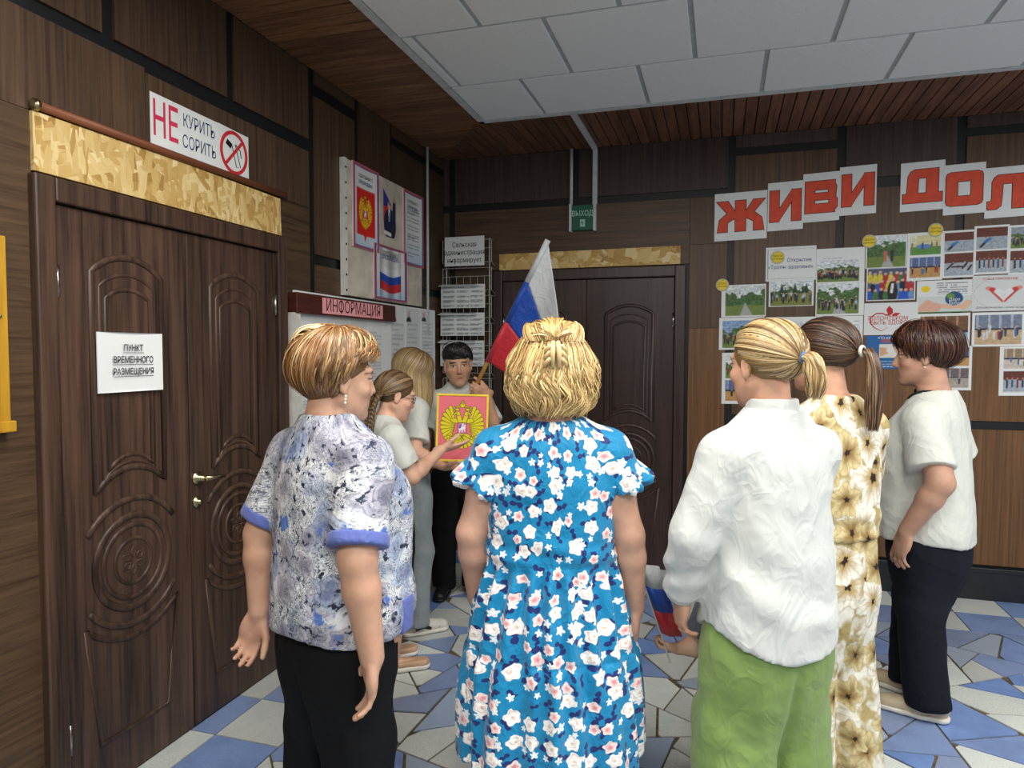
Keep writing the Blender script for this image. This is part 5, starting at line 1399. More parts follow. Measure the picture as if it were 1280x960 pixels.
# ------------------------------------------------------------------ shared garment builders
def wrinkle(amp, sc=9, seed=1, flow=(1, 1, .45)):
    f = np.array(flow)
    def d(V, N):
        w = noise3(V*f+noise3(V, 5, seed+5)[:, None]*.06, sc*1.6, seed); w2 = noise3(V*f[::-1], sc*3.2, seed+2)
        return amp*(1-np.abs(w)*4).clip(-1, 1)+amp*.5*w2*2
    return d
def trousers(root, mat, hips, legs, rad, ztop, zbot=.04, name='trousers', seed=3, amp=.004, flare=None, h=.009):
    """legs: ((hip xy),(knee xyz),(ankle xyz)); rad: thigh, knee, ankle"""
    pts = np.array([p for L in legs for p in L]); F = Field((-.30, pts[:, 1].min()-.25, zbot-.05), (.30, pts[:, 1].max()+.25, ztop+.03), h)
    z0, _, cy0, rx0, ry0 = hips[0]; F.loft([(z0-.22, 0, cy0, rx0*.40, ry0*.45), (z0-.13, 0, cy0, rx0*.66, ry0*.72), (z0-.06, 0, cy0, rx0*.86, ry0*.90)]+list(hips), .03, 2.2)
    for hp, kn, an in legs:
        F.cyl(hp, kn, rad[0], rad[1], .05, False, False); F.cyl(kn, an, rad[1], rad[2], .02, False, True)
    F.cut((0, 0, ztop), (0, 0, 1))
    zc = hips[0][0]+.08; w_ = wrinkle(amp, 7, seed, (1, 1, .5))
    return garment(name, F, mat, root, lambda V, N: w_(V, N)-.016*np.exp(-(V[:, 0]/.016)**2)*np.clip((zc-V[:, 2])/.10, 0, 1)+.008*np.sin(V[:, 0]*34+V[:, 2]*3)*np.clip((zc-.15-V[:, 2])*3, 0, 1), it=2)
def shoe(root, x, y, ang, mat, L=.25, name='shoe', solec='sole', h_=.085, s=1.0):
    a = math.radians(ang); d = np.array((-math.sin(a), math.cos(a), 0)); c = np.array((x, y, 0)); t = np.array((d[1], -d[0], 0))
    F = Field(c-(.2, .2, .02), c+(.2, .2, .16), .006)
    P = lambda u, v, z: c+d*u*L+t*v+np.array((0, 0, z))
    F.cap(P(-.22, 0, .05), P(.05, 0, .05), .036*s, .04*s, .02); F.cap(P(.05, 0, .045), P(.52, .004, .032), .042*s, .036*s, .02, sq=((0, 0, 1), .85)); F.cap(P(-.2, 0, .05), P(-.16, 0, h_), .034*s, .034*s, .02)
    F.cut((0, 0, .018), (0, 0, -1)); F.cut((0, 0, h_), (0, 0, 1))
    o = garment(name, F, mat, root)
    F = Field(c-(.2, .2, .02), c+(.2, .2, .06), .006)
    F.cap(P(-.22, 0, .02), P(.05, 0, .02), .041*s, .045*s, .01); F.cap(P(.05, 0, .02), P(.52, .004, .02), .045*s, .04*s, .01)
    F.cut((0, 0, .004), (0, 0, -1)); F.cut((0, 0, .026), (0, 0, 1)); garment('sole', F, solec, o)
    return o
def person(label, x, y, rz):
    e = empty('person', (x, y, 0), math.radians(rz)); tag(e, label, 'person', 'people in the hall'); return e
def put(root, mb, name, mat, Hc, Rh, hs=1.0, smooth=True, parent=None):
    """mesh builder given in head space -> object in person space"""
    mb.v = [tuple(np.array(Hc)+Rh @ (np.array(v)*hs)) for v in mb.v]
    return mb.obj(name, mat, parent or root, smooth=smooth)
ALL = lambda x, y, z: (z > .03) & (y < .06) | (y < -.02) & (z > -.03)
def torso_of(tab, d=.014):
    return [(z, cx, cy, max(.03, rx-d), max(.03, ry-d)) for z, cx, cy, rx, ry in tab]

# ------------------------------------------------------------------ woman in the blue floral dress
def woman_dress():
    root = person('woman with a wavy blonde bob and hair claw in a blue floral dress', -.476, 1.96, 14)
    tab = [(.76, 0, 0, .17, .14), (.90, 0, 0, .185, .135), (1.02, 0, .005, .182, .135), (1.12, 0, .015, .185, .14), (1.2, 0, .005, .175, .12), (1.262, 0, -.005, .150, .095), (1.30, 0, -.012, .095, .072), (1.325, 0, -.015, .066, .06)]
    Hc, hr = (0, .0, 1.447), (4, 6, 0); Rh = rotm(*hr)
    P = dict(root=root, h=1.585, head=Hc, hrot=hr, torso=torso_of(tab), tone=(200, 158, 136), neck=.054, hairc=(170, 130, 80), hairline=ALL, sh=(.150, -.005, 1.245),
             arms=[dict(side=-1, elbow=(-.232, -.02, .97), wrist=(-.222, .035, .755), dir=(.05, .12, -1), palm=(1, 0, .1), g=1.12), dict(side=1, elbow=(.226, -.02, .97), wrist=(.252, .03, .74), dir=(0, .12, -1), palm=(-1, .1, 0), g=1.12)], feet=((-.09, 0, 5), (.09, 0, -5)))
    body_mesh(P)
    F = Field((-.36, -.30, .28), (.36, .30, 1.36), .0075)
    F.loft(tab[1:], .0, 2.4, off=.006)
    F.loft([(.325, 0, 0, .272, .235), (.5, 0, 0, .262, .22), (.66, 0, 0, .238, .195), (.80, 0, 0, .212, .165), (.885, 0, 0, .194, .142), (.91, 0, 0, .188, .137)], .008, 2.15)
    for sd in (-1, 1): F.cyl((sd*.07, -.01, 1.262), (sd*.16, -.008, 1.205), .050, .070, .03, False, False); F.cyl((sd*.155, -.008, 1.21), (sd*.205, -.01, 1.115), .070, .070, .02, False, True)
    F.ell((0, -.015, 1.36), (.068, .066, .055), None, .0, 's')
    F.cut((0, 0, 1.318), (0, -.18, 1))
    def disp(V, N):
        a = np.arctan2(V[:, 0], -V[:, 1]); z = V[:, 2]; sk = np.clip((.905-z)/.06, 0, 1)
        g = .015*np.sin(a*19+2.2*noise3(V*np.array((1, 1, .3)), 6, 4)*4)*np.exp(-np.clip(.90-z, 0, 1)*1.6)+.010*np.sin(a*8+z*2)*np.clip((.9-z)*2, 0, 1)
        t2 = np.clip((.645-z)/.03, 0, 1); g = g+t2*(.009*np.sin(a*24+5*noise3(V, 5, 9))*np.exp(-np.clip(.64-z, 0, 1)*5)+.004)
        seam = -.004*np.exp(-((z-.905)/.006)**2)-.004*np.exp(-((z-.648)/.005)**2)
        w = wrinkle(.0028, 8, 6)(V, N)*(1-sk)
        fold = .005*np.sin(z*60+a*3)*np.exp(-((z-.945)/.04)**2)*(1-sk)
        return sk*g+seam+w+fold
    o = garment('dress', F, 'dress_print', root, disp, R=lambda z: np.interp(z, [.3, .66, .9, 1.3], [.25, .21, .165, .16]))
    # frilled cap sleeves
    for sd in (-1, 1):
        F = Field((min(sd*.12, sd*.30), -.13, 1.07), (max(sd*.12, sd*.30), .13, 1.32), .006)
        F.cyl((sd*.182, -.008, 1.165), (sd*.214, -.01, 1.10), .069, .086, .0, True, True)
        c0, ax = np.array((sd*.182, -.008, 1.165)), np.array((sd*.032, -.002, -.065)); ax /= np.linalg.norm(ax)
        def fr(V, N, c0=c0, ax=ax):
            q = V-c0; t = q@ax; r = q-t[:, None]*ax; an = np.arctan2(r[:, 1], r[:, 0]*ax[2]*-1+r[:, 2]*ax[0])
            return np.clip(t/.084, 0, 1)*(.015*np.sin(an*8+2*np.sin(an*2))+.006*np.sin(an*17))
        garment('frill_sleeve', F, 'dress_print', o, fr, uvc=(sd*.2, 0), R=.09)
    # wavy bob
    H = Hair(3); rng = H.rng; pal = [(216, 184, 122), (192, 156, 98), (140, 106, 66), (236, 214, 162), (168, 132, 82)]
    H.solid([((0, -.02, .04), (.088, .104, .088)), ((0, -.03, -.03), (.092, .094, .075), .03), ((0, -.035, -.09), (.088, .08, .04), .03)], (150, 108, 58), lambda X, Y, Z: np.maximum(Y-.055-.0*Z, -1+0*Z))
    n = 1100; az = rng.uniform(60, 300, n); el = rng.uniform(25, 88, n)
    tie = np.tile(dirs(180.0, 22.0), (n, 1)); H.add(H.on_head(dirs(az, el), tie, 12, .010, .022, .014, .004), .0016, hair_cols(n, 12, pal, rng))
    n = 260; az = rng.uniform(20, 340, n); H.add(H.on_head(dirs(az, np.full(n, 60.)), dirs(180+(az-180)*.35, np.full(n, 20.)), 12, .012, .022, .018, .004), .0024, hair_cols(n, 12, pal, rng))
    # hanging curls
    for n, r0, ph in ((1700, .0, 0), (900, .012, 1)):
        m = 18; az = rng.uniform(62, 298, n); az = np.where(rng.random(n) < .3, 180+rng.normal(0, 25, n), az); e0 = rng.uniform(-8, 40, n); t = np.linspace(0, 1, m)[None, :]
        cl = np.round(az/11)*11; D = dirs(az, e0)[:, None, :]; L = rng.uniform(.75, 1.05, n)[:, None]
        out = np.stack([np.sin(np.radians(az)), np.cos(np.radians(az)), 0*az], -1)[:, None, :]; sidev = np.stack([out[:, 0, 1], -out[:, 0, 0], 0*az], -1)[:, None, :]
        z0 = (HC[2]+np.sin(np.radians(e0))*HR[2])[:, None]; z = z0+(-.128-z0)*t*L
        rad = .086+r0+.020*np.sin(np.clip(t*1.15, 0, 1)*math.pi)+.016*np.cos(t*10+cl[:, None]*.9+ph)*t-.028*np.clip(t-.82, 0, 1)*5*t
        rx = rad*np.array(1.08); P_ = np.zeros((n, m, 3))
        wob = .020*np.sin(t*9+cl[:, None]*1.7+rng.normal(0, .35, (n, 1)))*t
        P_[..., 0] = out[..., 0]*rx+sidev[..., 0]*wob; P_[..., 1] = out[..., 1]*rad*.98-.018+sidev[..., 1]*wob; P_[..., 2] = z
        top = np.clip(1-t*3, 0, 1)[..., None]; P_ = P_*(1-top)+(HC+D*HR+D*.018)*top
        P_ += rng.normal(0, .003, (n, 1, 3)); H.add(P_, .0016, hair_cols(n, m, pal, rng, (214, 184, 126)), np.broadcast_to(out, P_.shape).copy())
    H.build('hair', root, Hc, Rh, 1.0)
    mb = MB()
    for sd in (-1, 1):
        for q in range(3): mb.tube([(sd*.006, -.150, .062-.022*q), (sd*.022, -.158, .060-.022*q), (sd*.034, -.152, .048-.022*q), (sd*.036, -.138, .034-.022*q)], [.007, .008, .0075, .004], 8, flat=((0, 1, 0), .6))
        mb.tube([(sd*.008, -.148, .078), (sd*.012, -.160, .04), (sd*.010, -.152, -.012)], [.007, .010, .006], 8)
    mb.v = [(x*.8, y*.86-.02, (z-.03)*.8+.03) for x, y, z in mb.v]; put(root, mb, 'hair_claw', 'clip_beige', Hc, Rh)
woman_dress()
def leg_set(w=.085, kx=.09, ax=.09, zt=.80, zb=.05, y=0.0, ky=.015):
    return [((sd*w, y, zt), (sd*kx, y+ky, .45), (sd*ax, y-.01, zb)) for sd in (-1, 1)]
# ------------------------------------------------------------------ woman in the grey floral blouse
def woman_blouse():
    root = person('woman with short reddish hair in a grey floral blouse with blue cuffs', -1.025, 1.665, -22)
    tab = [(.70, 0, .03, .188, .178), (.80, 0, .032, .188, .182), (.92, 0, .032, .178, .172), (1.04, 0, .04, .172, .175), (1.14, 0, .032, .170, .160), (1.205, 0, .008, .160, .125), (1.262, 0, -.006, .145, .095), (1.30, 0, -.014, .095, .075), (1.33, 0, -.018, .068, .062)]
    Hc, hr = (.005, .015, 1.424), (-18, 4, 3); Rh = rotm(*hr)
    def earr(C, V, q): pass
    P = dict(root=root, h=1.575, head=Hc, hrot=hr, torso=torso_of(tab, .02), tone=(198, 156, 132), neck=.056, hairc=(120, 84, 46), hairline=ALL, sh=(.152, -.012, 1.238),
             arms=[dict(side=-1, elbow=(-.202, -.10, .985), wrist=(-.172, -.125, .772), dir=(-.16, -.25, -.8), palm=(.6, -.7, .2), g=1.12, curl=.48, spread=.03, hsz=.92),
                   dict(side=1, elbow=(.212, -.085, .985), wrist=(.235, -.06, .735), dir=(-.04, -.02, -1), palm=(-.55, -.8, 0), g=1.2, curl=.30, thumb=.75)], feet=((-.09, 0, 5), (.09, 0, -5)))
    body_mesh(P)
    F = Field((-.34, -.26, .66), (.34, .28, 1.36), .0075)
    F.loft(tab, .0, 2.4, off=.004)
    sl = {}
    for sd in (-1, 1):
        el = np.array((sd*.214, -.088, .985)); s0 = np.array((sd*.150, -.012, 1.205)); e1 = s0+(el-s0)*.86; sl[sd] = (s0, e1)
        F.cyl((sd*.06, -.012, 1.258), s0, .050, .072, .03, False, False); F.cyl(s0, e1, .072, .074, .03, False, True)
    F.ell((0, -.018, 1.365), (.072, .068, .055), None, 0, 's')
    F.cutfn(lambda X, Y, Z: (.742+.014*np.cos(np.arctan2(X, -Y)*2))-Z)
    o = garment('blouse', F, 'blouse_print', root, lambda V, N: wrinkle(.0042, 7, 11)(V, N)+.004*np.sin(V[:, 2]*38+V[:, 0]*14)*np.clip((.98-V[:, 2])*5, 0, 1), R=.17)
    for sd in (-1, 1):
        s0, e1 = sl[sd]; d = (e1-s0)/np.linalg.norm(e1-s0); F = Field(e1-.13, e1+.13, .006)
        F.cyl(e1-d*.030, e1+d*.004, .0775, .0785, 0); garment('cuff', F, 'cuff_blue', o)
    F = Field((.10, .03, .66), (.24, .20, .88), .006); F.loft(tab[:3], 0, 2.4, off=.008)
    F.cutfn(lambda X, Y, Z: np.maximum(np.maximum(.741+.014*np.cos(np.arctan2(X, -Y)*2)-Z, Z-.83), np.abs(np.arctan2(Y-.0, X)-.55)*.17-.022)); garment('side_vent', F, 'cuff_blue', o)
    trousers(root, 'black_trousers', [(.62, 0, .01, .165, .14), (.74, 0, .015, .165, .145), (.82, 0, .02, .155, .135)], leg_set(zt=.68), (.098, .094, .090), .80)
    for sd in (-1, 1): shoe(root, sd*.09, 0, -sd*6, 'shoe_black')
    H = Hair(5); rng = H.rng; pal = [(136, 100, 64), (164, 126, 84), (104, 76, 48), (186, 156, 114), (150, 100, 58)]
    H.solid([((0, -.026, .05), (.086, .106, .090)), ((0, -.045, -.005), (.070, .068, .058), .03)], (104, 78, 50), lambda X, Y, Z: np.maximum(Y-.075-.3*(Z-.05), .0-(Z+.07)-.0*X))
    m = 12
    for n, lo, hi in ((2000, 25, 85), (1000, 60, 88)):
        az = rng.uniform(0, 360, n); el = rng.uniform(lo, hi, n); back = np.clip((1-np.cos(np.radians(az)))/2, 0, 1)
        en = np.where(np.abs((az+180) % 360-180) < 70, 22, np.where(back > .75, -44, -14))+rng.normal(0, 5, n); sw = 16*np.ones(n)
        P_ = H.on_head(dirs(az, el), dirs(az+sw, np.minimum(en, el-15)), m, .016, .010, .014, .004)
        H.add(P_, .0016, hair_cols(n, m, pal, rng))
    # upswept tuft on the crown and the short nape hair
    n = 300; az = rng.normal(250, 45, n); P_ = H.on_head(dirs(az, rng.uniform(50, 80, n)), dirs(az+30, rng.uniform(10, 35, n)), m, .018, .014, .022, .003); H.add(P_, .0018, hair_cols(n, m, [(206, 176, 128), (224, 200, 160), (180, 140, 90)], rng))
    n = 1300; az = rng.uniform(95, 265, n); P_ = H.on_head(dirs(az, rng.uniform(-30, 5, n)), dirs(az+rng.normal(4, 5, n), rng.uniform(-66, -46, n)), 10, .013, -.004, .006, .003); H.add(P_, .0017, hair_cols(n, 10, [(92, 66, 42), (120, 88, 58), (150, 116, 80)], rng))
    H.build('hair', root, Hc, Rh, 1.0)
    mb = MB()
    for q in range(3): mb.lathe([(.0005, -.004), (.0034, -.002), (.0034, .002), (.0005, .004)], 8, lambda u, v, w: (.088+u, -.004+v, -.036-.009*q+w))
    put(root, mb, 'earring', 'pearl', Hc, Rh)
woman_blouse()

# ------------------------------------------------------------------ woman in the white shirt and green trousers
def pulled_back(H, pal, n, tie_el, capc, off=.006, part=0):
    rng = H.rng
    H.solid([((0, -.014, .036), (.081, .101, .092))], capc, lambda X, Y, Z: np.maximum((Y-.062)-.55*(Z-.05), -(Z+.072)+np.clip(Y+.02, 0, 1)*1.1), .006)
    for q in range(2):
        k = n if q == 0 else n//2; az = rng.uniform(18, 342, k); hl = np.interp(np.abs((az+180) % 360-180), [0, 45, 80, 110, 180], [48, 30, -4, -36, -54])
        el = np.where(rng.random(k) < (.55 if q == 0 else 1.0), hl+rng.uniform(0, 12, k), rng.uniform(hl, 86))
        P_ = H.on_head(dirs(az, el), np.tile(dirs(180.0, tie_el), (k, 1)), 12, off*.6, off+.010, .006, .0018); H.add(P_, .0017, hair_cols(k, 12, pal, rng))
def woman_shirt():
    root = person('woman with a blonde ponytail in a long white shirt and green trousers', .132, 2.068, 37)
    tab = [(.66, 0, 0, .182, .142), (.80, 0, 0, .178, .142), (.95, 0, .005, .168, .134), (1.10, 0, .01, .166, .132), (1.2, 0, .0, .160, .118), (1.262, 0, -.008, .150, .095), (1.305, 0, -.014, .10, .074), (1.345, 0, -.016, .064, .06)]
    Hc, hr = (-.01, .015, 1.462), (6, 4, 0); Rh = rotm(*hr)
    P = dict(root=root, h=1.60, head=Hc, hrot=hr, torso=torso_of(tab, .02), tone=(212, 164, 138), hairc=(150, 118, 70), hairline=ALL, sh=(.152, -.005, 1.25), brow=(150, 118, 80),
             arms=[dict(side=-1, elbow=(-.232, .025, 1.0), wrist=(-.215, .10, .815), dir=(.02, .14, -1), palm=(.95, -.2, 0), curl=.42), dict(side=1, elbow=(.175, .07, 1.02), wrist=(.0, .195, 1.04), dir=(-1, .1, .05), palm=(0, -1, 0), curl=.3, show=False)], feet=((-.09, 0, 5), (.09, 0, -5)))
    body_mesh(P)
    F = Field((-.36, -.26, .60), (.34, .36, 1.40), .0075); F.loft(tab, 0, 2.5, off=.010)
    ends = {}
    for sd, el, wr in ((-1, (-.232, .025, 1.0), (-.215, .10, .815)), (1, (.175, .07, 1.02), (.0, .195, 1.04))):
        s0 = np.array((sd*.150, -.006, 1.215)); el = np.array(el); wr = np.array(wr)
        F.cyl((sd*.06, -.01, 1.278), s0, .050, .070, .03, False, False); F.cyl(s0, el, .070, .066, .03, False, False); F.cyl(el, wr+(wr-el)*.03, .062, .055, .02, False, True); ends[sd] = (wr, (wr-el)/np.linalg.norm(wr-el))
    F.ell((0, .0, 1.40), (.066, .066, .055), None, 0, 's')
    def hem(X, Y, Z):
        a = np.arctan2(X, -Y); return (.668+.075*np.abs(np.sin(a))**3)-Z
    F.cutfn(hem, ((-.22, -.26, .55), (.22, .2, .80)))
    def disp(V, N):
        z = V[:, 2]; lo = np.clip((1.0-z)*3, 0, 1)
        arm = np.abs(V[:, 0]) > .19
        return wrinkle(.0042, 6, 21, (1, 1, .9))(V, N)+.006*np.sin(z*34+V[:, 0]*12+6*noise3(V, 5, 3))*np.exp(-((z-.86)/.14)**2)*.8+.007*np.sin(z*75+V[:, 1]*20)*arm*np.exp(-((z-.88)/.05)**2)
    o = garment('shirt', F, 'white_shirt', root, disp, it=2)
    for sd in (-1, 1):
        w, d = ends[sd]; F = Field(w-.09, w+.09, .006); F.cyl(w-d*.012, w+d*.022, .047, .042, 0); garment('cuff', F, 'white_shirt', o, wrinkle(.002, 12, 3))
    F = Field((-.12, -.14, 1.28), (.12, .12, 1.42), .006); F.loft([(1.30, 0, -.006, .090, .078), (1.345, 0, -.008, .072, .070), (1.385, 0, -.006, .066, .066)], 0, 2.2); F.loft([(1.28, 0, -.0, .06, .06), (1.40, 0, 0, .057, .058)], 0, 2.2, 's'); F.cutfn(lambda X, Y, Z: Z-1.375+np.clip(Y, 0, 1)*.5); garment('collar', F, 'white_shirt', o)
    trousers(root, 'green_trousers', [(.60, 0, 0, .172, .135), (.74, 0, 0, .168, .135), (.84, 0, 0, .155, .12)], leg_set(.082, .095, .102, .68), (.098, .108, .116), .80, seed=8, amp=.006)
    for sd in (-1, 1): shoe(root, sd*.10, 0, -sd*6, 'shoe_white')
    H = Hair(7); pal = [(164, 136, 92), (138, 110, 70), (192, 166, 120), (112, 86, 54), (210, 188, 144)]
    pulled_back(H, pal, 1300, -12.0, (126, 96, 54))
    tp = HC+dirs(180.0, -12.0)*(HR+.02)
    tail(H, [tp, tp+(0, -.028, .002), tp+(.002, -.040, -.03), tp+(.004, -.040, -.07), tp+(.004, -.032, -.105)], 420, .011, .030, 14, pal, .0017, wave=.003)
    tail(H, [tp+(0, .02, .002), tp, tp+(0, -.02, .002)], 80, .014, .012, 6, pal, .002)
    H.build('hair', root, Hc, Rh, 1.0)
    put(root, MB().tube([(tp[0]+.0145*math.cos(t), tp[1]-.014, tp[2]+.002+.0145*math.sin(t)) for t in np.linspace(0, 6.2, 16)], .0055, 8, True), 'hair_tie', 'hair_tie_blue', Hc, Rh)
woman_shirt()

# ------------------------------------------------------------------ woman in the flowered jumpsuit
def woman_jumpsuit():
    root = person('woman with a long dark ponytail in a beige flowered two-piece outfit', .365, 2.60, 34)
    tab = [(.86, 0, 0, .165, .13), (.95, 0, 0, .158, .125), (1.02, 0, .005, .160, .128), (1.12, 0, .012, .165, .13), (1.22, 0, .0, .165, .112), (1.285, 0, -.008, .145, .09), (1.325, 0, -.014, .098, .07), (1.355, 0, -.016, .066, .058)]
    Hc, hr = (-.03, .02, 1.49), (20, 3, 0); Rh = rotm(*hr)
    P = dict(root=root, h=1.63, head=Hc, hrot=hr, torso=torso_of(tab, .02), tone=(212, 164, 138), hairc=(60, 42, 32), hairline=ALL, sh=(.152, -.005, 1.272), brow=(70, 50, 40),
             arms=[dict(side=-1, elbow=(-.20, .07, 1.03), wrist=(-.08, .25, 1.0), dir=(.7, .4, -.2), palm=(0, -1, 0), show=False), dict(side=1, elbow=(.20, .07, 1.03), wrist=(.08, .25, .98), dir=(-.7, .4, -.2), palm=(0, -1, 0), show=False)], feet=((-.09, 0, 5), (.09, 0, -5)))
    body_mesh(P)
    F = Field((-.32, -.22, .80), (.32, .28, 1.40), .0075); F.loft(tab, 0, 2.4, off=.006)
    for sd in (-1, 1):
        s0 = np.array((sd*.150, -.006, 1.238)); el = np.array((sd*.20, .07, 1.03)); e1 = s0+(el-s0)*.85
        F.cyl((sd*.06, -.01, 1.295), s0, .048, .066, .03, False, False); F.cyl(s0, e1, .066, .068, .03, False, True)
    F.ell((0, -.0, 1.40), (.070, .072, .055), None, 0, 's'); F.cut((0, 0, .875), (0, 0, -1))
    garment('flowered_top', F, 'jumpsuit_print', root, lambda V, N: wrinkle(.004, 7, 31)(V, N)+.005*np.sin(V[:, 2]*60+V[:, 0]*9)*np.exp(-((V[:, 2]-.93)/.06)**2), R=.17)
    trousers(root, 'jumpsuit_print', [(.62, 0, 0, .155, .135), (.78, 0, 0, .158, .136), (.88, 0, 0, .155, .128), (.95, 0, 0, .152, .12)], leg_set(.068, .085, .098, .74, .03), (.090, .100, .112), .92, .02, 'flowered_trousers', 12, .006)
    for sd in (-1, 1): shoe(root, sd*.10, 0, -sd*6, 'shoe_beige')
    H = Hair(9); pal = [(64, 44, 34), (84, 60, 44), (46, 32, 26), (104, 78, 58)]
    pulled_back(H, pal, 1300, -14.0, (50, 36, 28))
    tp = HC+dirs(180.0, -14.0)*(HR+.02)
    tail(H, [tp, tp+(0, -.03, .004), tp+(.0, -.045, -.03), tp+(.0, -.05, -.10), tp+(.002, -.046, -.18), tp+(.004, -.038, -.265)], 480, .011, .030, 18, pal+[(140, 112, 84)], .0018, wave=.003)
    tail(H, [tp+(0, .02, .002), tp, tp+(0, -.02, .002)], 80, .014, .012, 6, pal, .002)
    H.build('hair', root, Hc, Rh, 1.0)
    put(root, MB().tube([(tp[0]+.0145*math.cos(t), tp[1]-.014, tp[2]+.002+.0145*math.sin(t)) for t in np.linspace(0, 6.2, 16)], .006, 8, True), 'hair_tie', 'hair_tie_white', Hc, Rh)
    put(root, MB().tube([(-.086, -.002+.009*math.sin(t), -.044+.009*math.cos(t)) for t in np.linspace(0, 6.2, 14)], .0018, 6, True), 'earring', 'gold', Hc, Rh)
woman_jumpsuit()

# ------------------------------------------------------------------ woman in the white tee, seen from her left side
def woman_tee():
    root = person('woman with short dark brown hair in a white T-shirt and dark trousers', .84, 3.25, 64)
    tab = [(.70, 0, .005, .185, .165), (.80, 0, .012, .188, .172), (.92, 0, .018, .18, .165), (1.04, 0, .03, .178, .168), (1.14, 0, .028, .178, .155), (1.23, 0, .008, .17, .125), (1.285, 0, -.005, .148, .098), (1.325, 0, -.010, .105, .08), (1.35, 0, -.008, .085, .072)]
    Hc, hr = (0, .035, 1.485), (12, 3, 0); Rh = rotm(*hr)
    P = dict(root=root, h=1.62, head=Hc, hrot=hr, torso=torso_of(tab, .02), tone=(190, 148, 126), hairc=(56, 34, 28), hairline=ALL, sh=(.155, -.008, 1.262), brow=(110, 80, 66), nose=1.04, neck=.055,
             arms=[dict(side=-1, elbow=(-.235, -.085, 1.0), wrist=(-.225, .03, .79), dir=(.03, .25, -.9), palm=(.75, -.6, 0), g=1.18, curl=.28, spread=.12), dict(side=1, elbow=(.235, -.05, 1.0), wrist=(.235, .03, .77), dir=(0, .15, -1), palm=(-1, 0, 0), g=1.15)], feet=((-.10, -.02, 10), (.09, .10, 0)))
    body_mesh(P)
    F = Field((-.34, -.26, .66), (.34, .28, 1.40), .0075); F.loft(tab, 0, 2.4, off=.006)
    for sd in (-1, 1):
        el = np.array((sd*.238, -.06, 1.0)); s0 = np.array((sd*.152, -.006, 1.228)); e1 = s0+(el-s0)*.78
        F.cyl((sd*.07, -.01, 1.272), s0, .054, .074, .03, False, False); F.cyl(s0, e1, .076, .086, .03, False, True)
    F.ell((0, .035, 1.385), (.102, .115, .088), None, 0, 's'); F.cutfn(lambda X, Y, Z: .715+.02*np.sin(np.arctan2(X, -Y))**2-Z)
    o = garment('tee_shirt', F, 'white_tee', root, wrinkle(.0052, 6, 41, (1, 1, .8)), it=2)
    pts = [(.088*math.sin(t)*1.0, .02-.086*math.cos(t)*1.0, 1.345-.0*math.cos(t)) for t in np.linspace(0, 6.28, 40)[:-1]]
    F = Field((-.14, -.12, 1.22), (.14, .19, 1.40), .005)
    F.ell((0, .035, 1.385), (.107, .120, .093), None, 0); F.ell((0, .035, 1.387), (.1005, .1135, .0865), None, 0, 's'); F.loft(tab, 0, 2.4, 'i') if False else None
    V0 = F.V.copy(); G = Field((-.14, -.12, 1.22), (.14, .19, 1.40), .005); G.loft(tab, 0, 2.4, off=.011)
    for sd in (-1, 1): G.cyl((sd*.07, -.01, 1.272), (sd*.152, -.006, 1.228), .059, .079, .03, False, False)
    F.V = np.maximum(V0, G.V); garment('neck_piping', F, 'dark_piping', o)
    F = Field((-.04, .0, 1.17), (.22, .25, 1.36), .006); F.loft(tab, 0, 2.4, off=.011); F.cutfn(lambda X, Y, Z: np.maximum(np.maximum(np.abs((X-.10)*.8+(Z-1.27)*.6)-.022, .03-Y), -(Z-1.215))); garment('dark_inset', F, 'dark_piping', o)
    trousers(root, 'navy_trousers', [(.62, 0, 0, .16, .15), (.80, 0, .0, .165, .152), (.9, 0, .0, .155, .145)], [((-.085, 0, .80), (-.095, .0, .45), (-.10, -.04, .06)), ((.085, 0, .80), (.09, .06, .45), (.09, .07, .06))], (.096, .088, .082), .86, seed=14)
    shoe(root, -.10, -.02, 10, 'shoe_beige', .26, h_=.07); shoe(root, .09, .10, 0, 'shoe_beige', .26, h_=.07)
    H = Hair(11); rng = H.rng; pal = [(58, 34, 28), (78, 46, 36), (44, 26, 22), (104, 66, 48)]
    H.solid([((0, -.022, .05), (.088, .108, .092)), ((0, -.045, .0), (.074, .07, .056), .03)], (52, 32, 26), lambda X, Y, Z: np.maximum(Y-.085-.3*(Z-.05), -(Z+.055)+np.clip(Y+.045, 0, 1)*1.3))
    m = 11
    for n, lo, hi in ((1700, 25, 85), (800, 55, 88)):
        az = rng.uniform(0, 360, n); el = rng.uniform(lo, hi, n); aa = np.abs((az+180) % 360-180)
        en = np.interp(aa, [0, 40, 62, 85, 120, 180], [20, 14, -6, -8, -34, -46])+rng.normal(0, 9, n)
        P_ = H.on_head(dirs(az, el), dirs(az-8+rng.normal(0, 7, n), np.minimum(en, el-12)), m, .016, .010, .018, .006); H.add(P_, .0018, hair_cols(n, m, pal, rng))
    n = 260; az = rng.normal(0, 26, n); P_ = H.on_head(dirs(az, rng.uniform(50, 75, n)), dirs(az*1.3, rng.normal(18, 5, n)), m, .02, .014, .02, .004); H.add(P_, .0022, hair_cols(n, m, pal+[(140, 84, 52)], rng))
    n = 120; az = rng.normal(-68, 9, n); P_ = H.on_head(dirs(az, rng.uniform(20, 50, n)), dirs(az-4, rng.normal(-18, 6, n)), m, .014, .010, .01, .003); H.add(P_, .0022, hair_cols(n, m, pal, rng))
    H.build('hair', root, Hc, Rh, 1.0)
    put(root, MB().lathe([(.0005, -.004), (.004, -.002), (.004, .002), (.0005, .004)], 10, lambda u, v, w: (-.088+u, -.002+v, -.042+w)), 'earring', 'pearl', Hc, Rh)
woman_tee()
